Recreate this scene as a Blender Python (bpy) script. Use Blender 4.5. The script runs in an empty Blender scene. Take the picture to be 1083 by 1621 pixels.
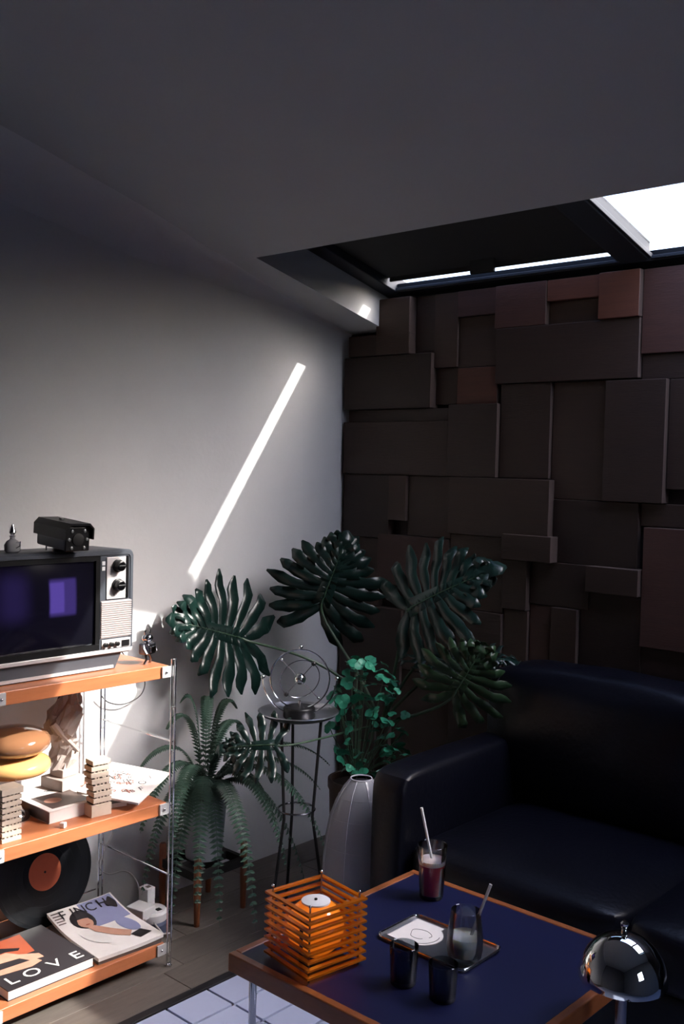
import bpy, bmesh, math, random
from mathutils import Vector, Matrix

random.seed(7)
SC = bpy.context.scene
COL = SC.collection
PI = math.pi

# ------------------------------------------------------------------ camera, light, exposure
IMG_W, IMG_H, FPX = 1083, 1621, 1599.66
YAW, PITCH, ROLL = math.radians(41.958), math.radians(-2.5015), math.radians(1.4227)
cam_data = bpy.data.cameras.new('camera')
cam_data.sensor_fit = 'VERTICAL'
cam_data.sensor_height = 36.0
cam_data.lens = 36.0 * FPX / IMG_H
cam_data.clip_start = 0.02
cam = bpy.data.objects.new('camera', cam_data)
COL.objects.link(cam)
_f = Vector((-math.sin(YAW) * math.cos(PITCH), math.cos(YAW) * math.cos(PITCH), math.sin(PITCH)))
_r = Vector((math.cos(YAW), math.sin(YAW), 0))
_u = _r.cross(_f)
_r2 = math.cos(ROLL) * _r + math.sin(ROLL) * _u
_u2 = -math.sin(ROLL) * _r + math.cos(ROLL) * _u
_m = Matrix.Identity(4)
for _i in range(3):
    _m[_i][0], _m[_i][1], _m[_i][2] = _r2[_i], _u2[_i], -_f[_i]
_m[0][3], _m[1][3], _m[2][3] = 2.53, -2.842, 1.38
cam.matrix_world = _m
SC.camera = cam

SKY_STRENGTH = 1.5
SUN_STRENGTH = 10.5
SUN_DIR = Vector((-1.0, -0.625, -0.935))
SC.view_settings.view_transform = 'Standard'
SC.view_settings.look = 'None'
SC.view_settings.gamma = 1.0
SC.view_settings.exposure = 0.0
SC.view_settings.use_curve_mapping = False

world = bpy.data.worlds.new('daylight')
SC.world = world
world.use_nodes = True
_bg = world.node_tree.nodes['Background']
_sky = world.node_tree.nodes.new('ShaderNodeTexSky')
_sky.sky_type = 'NISHITA'
_sky.sun_disc = False
_sky.sun_elevation = math.radians(38.4)
_sky.sun_rotation = math.atan2(1.0, 0.625)
_sky.air_density = 1.5
_sky.dust_density = 9.0
_tint = world.node_tree.nodes.new('ShaderNodeMix')
_tint.data_type = 'RGBA'
_tint.blend_type = 'MULTIPLY'
_tint.inputs['Factor'].default_value = 1.0
_tint.inputs['B'].default_value = (0.88, 0.955, 1.24, 1)
world.node_tree.links.new(_sky.outputs[0], _tint.inputs['A'])
world.node_tree.links.new(_tint.outputs['Result'], _bg.inputs[0])
_bg.inputs[1].default_value = SKY_STRENGTH

sun_data = bpy.data.lights.new('sun', 'SUN')
sun_data.energy = SUN_STRENGTH
sun_data.angle = math.radians(0.6)
sun_data.color = (1.0, 0.95, 0.86)
sun = bpy.data.objects.new('sun', sun_data)
COL.objects.link(sun)
sun.rotation_euler = SUN_DIR.to_track_quat('-Z', 'Y').to_euler()
sun.location = (4, 3, 6)

SC.cycles.use_denoising = True
SC.cycles.max_bounces = 10
SC.cycles.transparent_max_bounces = 16
SC.cycles.sample_clamp_indirect = 6.0
SC.cycles.caustics_reflective = False
SC.cycles.caustics_refractive = False

# ------------------------------------------------------------------ materials
MATS = {}


def rgb(r, g, b):
    def c(v):
        v /= 255.0
        return v / 12.92 if v <= 0.04045 else ((v + 0.055) / 1.055) ** 2.4
    return (c(r), c(g), c(b), 1)


def mat(name, color, rough=0.5, metal=0.0, trans=0.0, ior=1.45, noise=None, var=0.0, bump=0.0, bscale=40,
        stretch=(1, 1, 1), coat=0.0, emit=None, estr=0.0, spec=0.5, sheen=0.0, sss=0.0, alpha=1.0):
    """Principled material with optional noise mottling, per-object variation and bump."""
    if name in MATS:
        return MATS[name]
    m = bpy.data.materials.new(name)
    m.use_nodes = True
    nt = m.node_tree
    b = nt.nodes['Principled BSDF']
    b.inputs['Base Color'].default_value = color
    b.inputs['Roughness'].default_value = rough
    b.inputs['Metallic'].default_value = metal
    b.inputs['Transmission Weight'].default_value = trans
    b.inputs['IOR'].default_value = ior
    b.inputs['Coat Weight'].default_value = coat
    b.inputs['Specular IOR Level'].default_value = spec
    b.inputs['Alpha'].default_value = alpha
    if emit:
        b.inputs['Emission Color'].default_value = emit
        b.inputs['Emission Strength'].default_value = estr
    tc = mp = None
    if noise or bump:
        tc = nt.nodes.new('ShaderNodeTexCoord')
        mp = nt.nodes.new('ShaderNodeMapping')
        mp.inputs['Scale'].default_value = stretch
        nt.links.new(tc.outputs['Object'], mp.inputs['Vector'])
    last = None
    if noise:
        col2, scale, amount = noise
        n = nt.nodes.new('ShaderNodeTexNoise')
        n.inputs['Scale'].default_value = scale
        n.inputs['Detail'].default_value = 6
        n.inputs['Roughness'].default_value = 0.6
        nt.links.new(mp.outputs[0], n.inputs['Vector'])
        rmp = nt.nodes.new('ShaderNodeValToRGB')
        rmp.color_ramp.elements[0].position = 0.5 - 0.5 * amount
        rmp.color_ramp.elements[1].position = 0.5 + 0.5 * amount
        nt.links.new(n.outputs['Fac'], rmp.inputs['Fac'])
        mx = nt.nodes.new('ShaderNodeMix')
        mx.data_type = 'RGBA'
        mx.inputs['A'].default_value = color
        mx.inputs['B'].default_value = col2
        nt.links.new(rmp.outputs['Color'], mx.inputs['Factor'])
        last = mx.outputs['Result']
    if var:
        oi = nt.nodes.new('ShaderNodeObjectInfo')
        hs = nt.nodes.new('ShaderNodeHueSaturation')
        mr = nt.nodes.new('ShaderNodeMapRange')
        mr.inputs['To Min'].default_value = 1 - var
        mr.inputs['To Max'].default_value = 1 + var
        nt.links.new(oi.outputs['Random'], mr.inputs['Value'])
        nt.links.new(mr.outputs[0], hs.inputs['Value'])
        if last:
            nt.links.new(last, hs.inputs['Color'])
        else:
            hs.inputs['Color'].default_value = color
        last = hs.outputs[0]
    if last:
        nt.links.new(last, b.inputs['Base Color'])
    if bump:
        n2 = nt.nodes.new('ShaderNodeTexNoise')
        n2.inputs['Scale'].default_value = bscale
        n2.inputs['Detail'].default_value = 5
        nt.links.new(mp.outputs[0], n2.inputs['Vector'])
        bp = nt.nodes.new('ShaderNodeBump')
        bp.inputs['Strength'].default_value = bump
        bp.inputs['Distance'].default_value = 0.002
        nt.links.new(n2.outputs['Fac'], bp.inputs['Height'])
        nt.links.new(bp.outputs[0], b.inputs['Normal'])
    MATS[name] = m
    return m


def pane_mat(name, tint, refl=0.08, rough=0.02):
    """Thin clear sheet: lets light straight through, tinted, with a mirror share."""
    m = bpy.data.materials.new(name)
    m.use_nodes = True
    nt = m.node_tree
    nt.nodes.remove(nt.nodes['Principled BSDF'])
    t = nt.nodes.new('ShaderNodeBsdfTransparent')
    t.inputs[0].default_value = tint
    g = nt.nodes.new('ShaderNodeBsdfGlossy')
    g.inputs['Roughness'].default_value = rough
    lw = nt.nodes.new('ShaderNodeLayerWeight')
    lw.inputs[0].default_value = 0.25
    mr = nt.nodes.new('ShaderNodeMapRange')
    mr.inputs['To Min'].default_value = refl * 0.4
    mr.inputs['To Max'].default_value = min(1, refl * 6)
    mx = nt.nodes.new('ShaderNodeMixShader')
    nt.links.new(lw.outputs['Fresnel'], mr.inputs[0])
    nt.links.new(mr.outputs[0], mx.inputs[0])
    nt.links.new(t.outputs[0], mx.inputs[1])
    nt.links.new(g.outputs[0], mx.inputs[2])
    nt.links.new(mx.outputs[0], nt.nodes['Material Output'].inputs[0])
    MATS[name] = m
    return m


def plastic_mat(name, color, glow, tshare=0.5, trans=0.35):
    """Tinted translucent plastic: clear share, translucent share and gloss."""
    m = bpy.data.materials.new(name)
    m.use_nodes = True
    nt = m.node_tree
    nt.nodes.remove(nt.nodes['Principled BSDF'])
    N = nt.nodes.new
    t = N('ShaderNodeBsdfTransparent'); t.inputs[0].default_value = glow
    tl = N('ShaderNodeBsdfTranslucent'); tl.inputs[0].default_value = color
    d = N('ShaderNodeBsdfDiffuse'); d.inputs[0].default_value = color
    g = N('ShaderNodeBsdfGlossy'); g.inputs['Roughness'].default_value = 0.12
    a = N('ShaderNodeMixShader'); a.inputs[0].default_value = tshare
    nt.links.new(d.outputs[0], a.inputs[1]); nt.links.new(tl.outputs[0], a.inputs[2])
    b = N('ShaderNodeMixShader'); b.inputs[0].default_value = trans
    nt.links.new(a.outputs[0], b.inputs[1]); nt.links.new(t.outputs[0], b.inputs[2])
    c = N('ShaderNodeMixShader'); 
    fr = N('ShaderNodeFresnel'); fr.inputs[0].default_value = 1.45
    nt.links.new(fr.outputs[0], c.inputs[0])
    nt.links.new(b.outputs[0], c.inputs[1]); nt.links.new(g.outputs[0], c.inputs[2])
    nt.links.new(c.outputs[0], nt.nodes['Material Output'].inputs[0])
    MATS[name] = m
    return m


def sss_mat(name, color, radius):
    """cloudy liquid that scatters light through its body"""
    m = mat(name, color, 0.3, noise=((color[0] * 0.8, color[1] * 0.8, color[2] * 0.8, 1), 70, 0.6))
    b = m.node_tree.nodes['Principled BSDF']
    b.inputs['Subsurface Weight'].default_value = 1.0
    b.inputs['Subsurface Radius'].default_value = (1.0, 0.8, 0.6)
    b.inputs['Subsurface Scale'].default_value = radius
    return m


M_WALL = mat('white_plaster', (0.635, 0.645, 0.66, 1), 0.85, noise=((0.575, 0.585, 0.60, 1), 3.0, 0.5), bump=0.25, bscale=60)
M_CEIL = mat('grey_white_ceiling', (0.475, 0.495, 0.505, 1), 0.9, noise=((0.44, 0.458, 0.468, 1), 2.0, 0.5))
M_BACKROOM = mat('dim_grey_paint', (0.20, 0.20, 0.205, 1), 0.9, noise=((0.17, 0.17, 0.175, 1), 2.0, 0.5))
M_WOODBASE = mat('dark_backing', rgb(38, 26, 22), 0.8, noise=(rgb(30, 20, 18), 5, 0.6))
_wk = dict(rough=0.62, var=0.22, bump=0.35, bscale=30, stretch=(1.2, 1.2, 14))
M_PAN = [mat('walnut_dark', rgb(47, 29, 20), noise=(rgb(36, 22, 16), 6, 0.7), **_wk),
         mat('walnut_mid', rgb(55, 36, 26), noise=(rgb(43, 28, 20), 6, 0.7), **_wk),
         mat('walnut_plum', rgb(76, 46, 38), noise=(rgb(60, 36, 30), 6, 0.7), **_wk),
         mat('walnut_red', rgb(94, 52, 36), noise=(rgb(74, 40, 28), 6, 0.7), **_wk)]
M_PANEDGE = mat('lit_panel_edge', rgb(94, 77, 69), 0.7, noise=(rgb(80, 64, 56), 20, 0.6))
M_SHELF = mat('orange_beech', rgb(190, 118, 78), 0.35, noise=(rgb(164, 96, 62), 9, 0.7), stretch=(8, 1, 8), coat=0.2)
M_PLANK = mat('grey_floor_plank', rgb(110, 102, 96), 0.5, noise=(rgb(84, 78, 74), 7, 0.7), var=0.25, stretch=(12, 1.2, 1), bump=0.2)
M_SUB = mat('dark_subfloor', rgb(30, 30, 36), 0.9, noise=(rgb(24, 24, 30), 6, 0.5))
M_TILE = mat('periwinkle_tile', rgb(172, 180, 208), 0.28, noise=(rgb(160, 168, 196), 5, 0.7), var=0.06)
M_STRIP = mat('black_metal_strip', rgb(26, 25, 28), 0.45, noise=(rgb(20, 19, 22), 20, 0.5))
M_FRAME = mat('blue_black_aluminium', rgb(40, 43, 48), 0.55, spec=0.25, noise=(rgb(38, 42, 50), 8, 0.5))
M_RAIL = mat('black_rail', rgb(22, 24, 29), 0.5, spec=0.2, noise=(rgb(18, 20, 25), 8, 0.5))
M_BLIND = mat('charcoal_blind', rgb(34, 35, 36), 0.8, noise=(rgb(30, 31, 32), 30, 0.5))
M_GLASSPANE = pane_mat('window_glass', (0.97, 0.985, 0.99, 1), 0.06)
M_CHROME = mat('chrome', (0.82, 0.82, 0.84, 1), 0.10, metal=1.0, noise=((0.76, 0.76, 0.79, 1), 30, 0.5))
M_CHROME2 = mat('polished_chrome', (0.80, 0.82, 0.82, 1), 0.035, metal=1.0, noise=((0.76, 0.79, 0.79, 1), 10, 0.5))
M_STEEL = mat('dark_steel', (0.28, 0.28, 0.32, 1), 0.25, metal=1.0, noise=((0.22, 0.22, 0.27, 1), 18, 0.5))
M_BRACKET = mat('satin_bracket', (0.62, 0.62, 0.64, 1), 0.4, metal=0.35, noise=((0.55, 0.55, 0.57, 1), 20, 0.5))
M_TRAY = mat('brushed_tray', (0.62, 0.62, 0.66, 1), 0.28, metal=1.0, noise=((0.5, 0.5, 0.54, 1), 8, 0.5))
M_BLACK = mat('black_plastic', rgb(20, 20, 22), 0.35, noise=(rgb(16, 16, 18), 30, 0.5))
M_BLACKM = mat('matte_black', rgb(16, 16, 18), 0.7, noise=(rgb(12, 12, 14), 30, 0.5))
M_TVGREY = mat('tv_grey_plastic', rgb(74, 78, 86), 0.4, noise=(rgb(66, 70, 78), 20, 0.5))
M_TVLIGHT = mat('tv_silver_plate', rgb(206, 202, 204), 0.3, metal=0.3, noise=(rgb(196, 192, 194), 20, 0.5))
M_TVGRILLE = mat('tv_grille', rgb(176, 166, 166), 0.5, noise=(rgb(164, 154, 154), 20, 0.5))
M_CAMGREY = mat('cctv_grey', rgb(116, 118, 122), 0.45, noise=(rgb(106, 108, 112), 20, 0.5))
M_LED = mat('led_lens', rgb(120, 124, 126), 0.1, spec=0.8, noise=(rgb(96, 100, 102), 40, 0.5))
M_LEATHER = mat('navy_black_leather', rgb(11, 12, 22), 0.34, noise=(rgb(7, 8, 15), 9, 0.6), bump=0.5, bscale=70, spec=0.28)
M_LEAF = mat('philodendron_leaf', rgb(17, 40, 35), 0.30, noise=(rgb(12, 29, 27), 14, 0.6), bump=0.3, bscale=60, spec=0.5)
M_LEAF2 = mat('paler_leaf', rgb(38, 62, 38), 0.34, noise=(rgb(28, 48, 30), 14, 0.6), bump=0.3, bscale=60)  # brighter green, given to a single leaf
M_STEM = mat('green_stem', rgb(60, 84, 62), 0.45, noise=(rgb(48, 70, 52), 30, 0.5))
M_FERN = mat('fern_green', rgb(60, 88, 74), 0.5, noise=(rgb(42, 66, 55), 20, 0.6), var=0.1)
M_CLOVER = mat('clover_green', rgb(48, 132, 104), 0.4, noise=(rgb(36, 108, 84), 30, 0.5), var=0.2)
M_SOIL = mat('potting_soil', rgb(34, 26, 22), 0.95, noise=(rgb(22, 17, 14), 60, 0.6), bump=1.0, bscale=90)
M_POTBROWN = mat('dark_brown_pot', rgb(62, 46, 38), 0.5, noise=(rgb(52, 38, 32), 8, 0.5))
M_POTGREY = mat('pale_grey_pot', rgb(150, 154, 162), 0.5, noise=(rgb(140, 144, 152), 8, 0.5))
M_STOOL = mat('stool_wood', rgb(126, 74, 46), 0.45, noise=(rgb(98, 56, 36), 9, 0.6), stretch=(8, 8, 1))
M_TABLEWOOD = mat('table_rim_wood', rgb(150, 88, 50), 0.35, noise=(rgb(118, 66, 38), 9, 0.7), stretch=(3, 3, 8), coat=0.3)
M_NAVY = mat('navy_laminate', rgb(18, 22, 60), 0.38, noise=(rgb(15, 19, 53), 4, 0.5))
M_ACRYL = plastic_mat('orange_acrylic', (1.0, 0.30, 0.02, 1), (1.0, 0.50, 0.10, 1), 0.5, 0.5)
M_GLOBE = plastic_mat('amber_globe', (0.95, 0.36, 0.04, 1), (1.0, 0.5, 0.1, 1), 0.5, 0.12)
M_WHITE = mat('white_plastic', rgb(226, 226, 230), 0.4, noise=(rgb(216, 216, 220), 20, 0.5))
M_PAPER = mat('white_paper', rgb(232, 228, 226), 0.8, noise=(rgb(222, 218, 216), 20, 0.5))
M_RIB = mat('lantern_rib', rgb(190, 190, 200), 0.7, noise=(rgb(176, 176, 186), 20, 0.5))
M_LANTERN = plastic_mat('lantern_paper', (0.50, 0.51, 0.56, 1), (0.5, 0.5, 0.55, 1), 0.5, 0.0)
M_PLASTER = mat('grey_plaster', rgb(186, 172, 166), 0.85, noise=(rgb(166, 152, 146), 12, 0.6), bump=0.6, bscale=60)
M_BEIGE = mat('beige_model', rgb(206, 190, 174), 0.75, noise=(rgb(188, 172, 156), 20, 0.6))
M_DARKROW = mat('dark_window_row', rgb(66, 54, 48), 0.7, noise=(rgb(48, 40, 36), 60, 0.6))
M_LAMPTOP = mat('brown_lamp_glass', rgb(150, 106, 76), 0.12, noise=(rgb(136, 94, 66), 6, 0.5), coat=0.6)
M_LAMPLOW = mat('honey_lamp_glass', rgb(226, 178, 116), 0.15, noise=(rgb(216, 164, 104), 6, 0.5), coat=0.6)
M_GLASS = pane_mat('clear_glass', (0.93, 0.95, 0.95, 1), 0.16, 0.03)
M_FROST = plastic_mat('frosted_glass', (0.62, 0.62, 0.66, 1), (0.9, 0.9, 0.92, 1), 0.4, 0.25)
M_SMOKE = pane_mat('smoked_glass', (0.55, 0.58, 0.60, 1), 0.17, 0.06)
M_RED = sss_mat('red_drink', (0.62, 0.03, 0.035, 1), 0.02)
M_FOAM = sss_mat('pink_foam', (0.92, 0.74, 0.73, 1), 0.02)
M_COFFEE = sss_mat('milky_coffee', (0.88, 0.76, 0.62, 1), 0.03)
M_COFFEE2 = sss_mat('coffee_foam', (0.93, 0.87, 0.80, 1), 0.03)
M_STRAW = plastic_mat('clear_straw', (0.72, 0.72, 0.76, 1), (0.9, 0.9, 0.92, 1), 0.5, 0.3)
M_VINYL = mat('vinyl_black', rgb(20, 22, 26), 0.3, noise=(rgb(16, 18, 22), 20, 0.5))
M_ORANGELABEL = mat('orange_label', rgb(206, 110, 78), 0.6, noise=(rgb(190, 98, 68), 12, 0.5))
M_COVERBLACK = mat('black_cover', rgb(52, 48, 52), 0.35, noise=(rgb(42, 38, 42), 6, 0.5))
M_PRINTWHITE = mat('white_print', rgb(225, 222, 220), 0.5, noise=(rgb(215, 212, 210), 20, 0.5))
M_PRINTBLACK = mat('black_print', rgb(34, 30, 34), 0.5, noise=(rgb(26, 22, 26), 20, 0.5))
M_PRINTBLUE = mat('blue_grey_print', rgb(150, 154, 190), 0.4, noise=(rgb(130, 134, 172), 9, 0.6))
M_PRINTSKIN = mat('skin_print', rgb(206, 160, 140), 0.45, noise=(rgb(178, 128, 108), 22, 0.6))
M_PRINTRUST = mat('rust_print', rgb(172, 90, 64), 0.45, noise=(rgb(140, 66, 46), 10, 0.6))
M_PRINTDARK = mat('dark_photo_print', rgb(104, 88, 82), 0.45, noise=(rgb(68, 60, 58), 24, 0.7))
M_CABLEW = mat('white_cable', rgb(196, 196, 196), 0.5, noise=(rgb(186, 186, 186), 20, 0.5))
M_CABLEB = mat('black_cable', rgb(40, 36, 38), 0.5, noise=(rgb(32, 28, 30), 20, 0.5))
M_NAVYCLOTH = mat('slate_reel', rgb(72, 80, 104), 0.6, noise=(rgb(60, 68, 92), 30, 0.6))


def screen_mat():
    """Picture tube: nearly black glass with violet window reflections painted in as faint glow."""
    m = bpy.data.materials.new('tube_screen')
    m.use_nodes = True
    nt = m.node_tree
    b = nt.nodes['Principled BSDF']
    b.inputs['Base Color'].default_value = rgb(14, 14, 20)
    b.inputs['Roughness'].default_value = 0.12
    b.inputs['Specular IOR Level'].default_value = 0.35
    tc = nt.nodes.new('ShaderNodeTexCoord')
    sp = nt.nodes.new('ShaderNodeSeparateXYZ')
    nt.links.new(tc.outputs['Object'], sp.inputs[0])

    def band(sock, lo, hi, soft):
        a = nt.nodes.new('ShaderNodeMapRange'); a.interpolation_type = 'SMOOTHSTEP'
        a.inputs['From Min'].default_value = lo - soft; a.inputs['From Max'].default_value = lo + soft
        c = nt.nodes.new('ShaderNodeMapRange'); c.interpolation_type = 'SMOOTHSTEP'
        c.inputs['From Min'].default_value = hi - soft; c.inputs['From Max'].default_value = hi + soft
        c.inputs['To Min'].default_value = 1; c.inputs['To Max'].default_value = 0
        nt.links.new(sock, a.inputs[0]); nt.links.new(sock, c.inputs[0])
        mu = nt.nodes.new('ShaderNodeMath'); mu.operation = 'MULTIPLY'
        nt.links.new(a.outputs[0], mu.inputs[0]); nt.links.new(c.outputs[0], mu.inputs[1])
        return mu.outputs[0]

    def rect(y0, y1, z0, z1, soft, k):
        mu = nt.nodes.new('ShaderNodeMath'); mu.operation = 'MULTIPLY'
        nt.links.new(band(sp.outputs['Y'], y0, y1, soft), mu.inputs[0])
        nt.links.new(band(sp.outputs['Z'], z0, z1, soft), mu.inputs[1])
        m2 = nt.nodes.new('ShaderNodeMath'); m2.operation = 'MULTIPLY'; m2.inputs[1].default_value = k
        nt.links.new(mu.outputs[0], m2.inputs[0])
        return m2.outputs[0]

    def add(a, c):
        ad = nt.nodes.new('ShaderNodeMath'); ad.operation = 'ADD'
        nt.links.new(a, ad.inputs[0]); nt.links.new(c, ad.inputs[1])
        return ad.outputs[0]
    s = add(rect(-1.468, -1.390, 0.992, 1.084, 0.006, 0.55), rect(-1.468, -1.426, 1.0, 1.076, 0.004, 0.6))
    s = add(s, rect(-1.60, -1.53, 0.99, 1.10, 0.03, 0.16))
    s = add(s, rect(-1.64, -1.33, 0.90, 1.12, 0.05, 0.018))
    b.inputs['Emission Color'].default_value = (0.075, 0.045, 0.27, 1)  # window reflection put on the glass as violet emission
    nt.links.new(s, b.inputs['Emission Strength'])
    MATS['tube_screen'] = m
    return m


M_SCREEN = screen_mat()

# ------------------------------------------------------------------ mesh helpers


class MB:
    def __init__(self):
        self.v, self.f = [], []

    def add(self, vs, fs):
        o = len(self.v)
        self.v += [tuple(p) for p in vs]
        self.f += [tuple(i + o for i in f) for f in fs]
        return self

    def box(self, lo, hi, mtx=None):
        x0, y0, z0 = lo
        x1, y1, z1 = hi
        vs = [Vector(p) for p in ((x0, y0, z0), (x1, y0, z0), (x1, y1, z0), (x0, y1, z0),
                                  (x0, y0, z1), (x1, y0, z1), (x1, y1, z1), (x0, y1, z1))]
        if mtx:
            vs = [mtx @ p for p in vs]
        return self.add(vs, [(0, 3, 2, 1), (4, 5, 6, 7), (0, 1, 5, 4), (1, 2, 6, 5), (2, 3, 7, 6), (3, 0, 4, 7)])

    def prism(self, pts, z0, z1, mtx=None):
        """outline (x, y) counter-clockwise, extruded in z"""
        n = len(pts)
        vs = [Vector((x, y, z0)) for x, y in pts] + [Vector((x, y, z1)) for x, y in pts]
        if mtx:
            vs = [mtx @ p for p in vs]
        fs = [tuple(range(n - 1, -1, -1)), tuple(range(n, 2 * n))]
        fs += [(i, (i + 1) % n, n + (i + 1) % n, n + i) for i in range(n)]
        return self.add(vs, fs)

    def lathe(self, prof, c=(0, 0, 0), seg=32, mtx=None, close=True):
        """profile of (r, z) from bottom to top, round about z"""
        vs, fs = [], []
        for r, z in prof:
            for k in range(seg):
                a = 2 * PI * k / seg
                p = Vector((c[0] + r * math.cos(a), c[1] + r * math.sin(a), c[2] + z))
                vs.append(mtx @ p if mtx else p)
        for i in range(len(prof) - 1):
            for k in range(seg):
                k2 = (k + 1) % seg
                fs.append((i * seg + k, i * seg + k2, (i + 1) * seg + k2, (i + 1) * seg + k))
        if close:
            fs.append(tuple(range(seg - 1, -1, -1)))
            fs.append(tuple((len(prof) - 1) * seg + k for k in range(seg)))
        return self.add(vs, fs)

    def tube(self, pts, r, seg=8, closed=False, r1=None):
        pts = [Vector(p) for p in pts]
        n = len(pts)
        vs, fs = [], []
        prev = None
        for i, p in enumerate(pts):
            if closed:
                t = pts[(i + 1) % n] - pts[i - 1]
            else:
                t = pts[min(i + 1, n - 1)] - pts[max(i - 1, 0)]
            t.normalize()
            if prev is None:
                a = Vector((0, 0, 1)) if abs(t.z) < 0.9 else Vector((1, 0, 0))
                s = t.cross(a).normalized()
            else:
                s = (prev - t * prev.dot(t)).normalized()
            prev = s
            u = t.cross(s)
            rr = r if r1 is None else r + (r1 - r) * i / (n - 1)
            for k in range(seg):
                a = 2 * PI * k / seg
                vs.append(p + s * (rr * math.cos(a)) + u * (rr * math.sin(a)))
        for i in range(n if closed else n - 1):
            j = (i + 1) % n
            for k in range(seg):
                k2 = (k + 1) % seg
                fs.append((i * seg + k, i * seg + k2, j * seg + k2, j * seg + k))
        if not closed:
            fs.append(tuple(range(seg - 1, -1, -1)))
            fs.append(tuple((n - 1) * seg + k for k in range(seg)))
        return self.add(vs, fs)

    def ball(self, c, r, seg=16, rings=10, s=(1, 1, 1)):
        vs = [Vector((c[0], c[1], c[2] - r * s[2]))]
        for i in range(1, rings):
            t = PI * i / rings
            for k in range(seg):
                a = 2 * PI * k / seg
                vs.append(Vector((c[0] + r * s[0] * math.sin(t) * math.cos(a), c[1] + r * s[1] * math.sin(t) * math.sin(a), c[2] - r * s[2] * math.cos(t))))
        vs.append(Vector((c[0], c[1], c[2] + r * s[2])))
        fs = []
        for k in range(seg):
            k2 = (k + 1) % seg
            fs.append((0, 1 + k2, 1 + k))
            for i in range(rings - 2):
                fs.append((1 + i * seg + k, 1 + i * seg + k2, 1 + (i + 1) * seg + k2, 1 + (i + 1) * seg + k))
            fs.append((len(vs) - 1, 1 + (rings - 2) * seg + k, 1 + (rings - 2) * seg + k2))
        return self.add(vs, fs)

    def build(self, name, material, parent=None, smooth=False, bevel=0.0, bseg=2, recalc=True):
        me = bpy.data.meshes.new(name)
        me.from_pydata(self.v, [], self.f)
        if recalc:
            bm = bmesh.new()
            bm.from_mesh(me)
            bmesh.ops.recalc_face_normals(bm, faces=bm.faces)
            bm.to_mesh(me)
            bm.free()
        return link(name, me, material, parent, smooth, bevel, bseg)


def link(name, me, material, parent=None, smooth=False, bevel=0.0, bseg=2):
    if not me.materials:
        me.materials.append(material)
    if smooth or bevel:
        me.polygons.foreach_set('use_smooth', [True] * len(me.polygons))
    if smooth and not bevel:
        try:
            me.set_sharp_from_angle(angle=math.radians(40))
        except Exception:
            pass
    o = bpy.data.objects.new(name, me)
    COL.objects.link(o)
    if parent:
        o.parent = parent
    if bevel:
        b = o.modifiers.new('bevel', 'BEVEL')
        b.width = bevel
        b.segments = bseg
        b.limit_method = 'ANGLE'
        b.harden_normals = True
    return o


def thing(name, label, cat, loc=(0, 0, 0), rz=0.0, group=None):
    o = bpy.data.objects.new(name, None)
    o.empty_display_size = 0.05
    COL.objects.link(o)
    o.location = loc
    o.rotation_euler = (0, 0, rz)
    return tag(o, label, cat, group)


def tag(o, label, cat, group=None):
    o['label'] = label
    o['category'] = cat
    if group:
        o['group'] = group
    return o


def struct(o, label=None, cat=None):
    o['kind'] = 'structure'
    if label:
        o['label'] = label
    if cat:
        o['category'] = cat
    return o


def B(lo, hi, name, material, parent=None, bevel=0.0, bseg=2, mtx=None):
    return MB().box(lo, hi, mtx).build(name, material, parent, bevel=bevel, bseg=bseg)


def arc(c, r, a0, a1, n, plane='xy', z=0):
    out = []
    for i in range(n + 1):
        a = a0 + (a1 - a0) * i / n
        out.append((c[0] + r * math.cos(a), c[1] + r * math.sin(a)))
    return out


def text_mesh(body, size, name, material, parent, mtx, extrude=0.0002, sx=1.0):
    cu = bpy.data.curves.new('lettering', 'FONT')
    cu.body = body
    cu.size = size
    cu.extrude = extrude
    cu.align_x = 'CENTER'
    cu.align_y = 'CENTER'
    cu.resolution_u = 3
    tmp = bpy.data.objects.new('lettering_tmp', cu)
    COL.objects.link(tmp)
    bpy.context.view_layer.update()
    me = bpy.data.meshes.new_from_object(tmp.evaluated_get(bpy.context.evaluated_depsgraph_get()))
    bpy.data.objects.remove(tmp)
    me.materials.clear()
    me.transform(Matrix.Diagonal((sx, 1, 1, 1)))
    me.transform(mtx)
    return link(name, me, material, parent)


# ------------------------------------------------------------------ the room shell
T = 0.232                                     # fall of the sloped ceiling towards the back wall
Z0 = 1.877


def zc(y, h=0.0):
    return Z0 - T * y + h


XR, YF = 3.5, -4.3


def slab(pts, h0, h1):
    """outline (x, y), lying in the slope of the ceiling between heights h0 and h1"""
    mb = MB()
    n = len(pts)
    vs = [(x, y, zc(y, h0)) for x, y in pts] + [(x, y, zc(y, h1)) for x, y in pts]
    fs = [tuple(range(n - 1, -1, -1)), tuple(range(n, 2 * n))]
    fs += [(i, (i + 1) % n, n + (i + 1) % n, n + i) for i in range(n)]
    return mb.add(vs, fs)


def rect(x0, x1, y0, y1):
    return [(x0, y0), (x1, y0), (x1, y1), (x0, y1)]


HF = 0.118
XO0, XO1, YO = 0.18, 2.72, -0.66
ceiling = MB()
ceiling = slab([(-0.12, 0.12), (-0.12, YF - 0.12), (XR + 0.12, YF - 0.12), (XR + 0.12, 0.12), (XO1, 0.12), (XO1, YO), (XO0, YO), (XO0, 0.12)], 0, HF)
struct(ceiling.build('ceiling', M_CEIL), 'grey white sloping ceiling with a long skylight opening', 'ceiling')
# roof covering over the slab so that no sky leaks past the frame
roof = slab([(-0.12, 0.12), (-0.12, YF - 0.12), (XR + 0.12, YF - 0.12), (XR + 0.12, 0.12), (XO1, 0.12), (XO1, -0.76), (XO0 - 0.01, -0.76), (XO0 - 0.01, 0.12)], HF, HF + 0.06)

wl = B((-0.12, YF - 0.12, -0.06), (0, 0.12, 1.99), 'wall_left', M_WALL)
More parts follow.
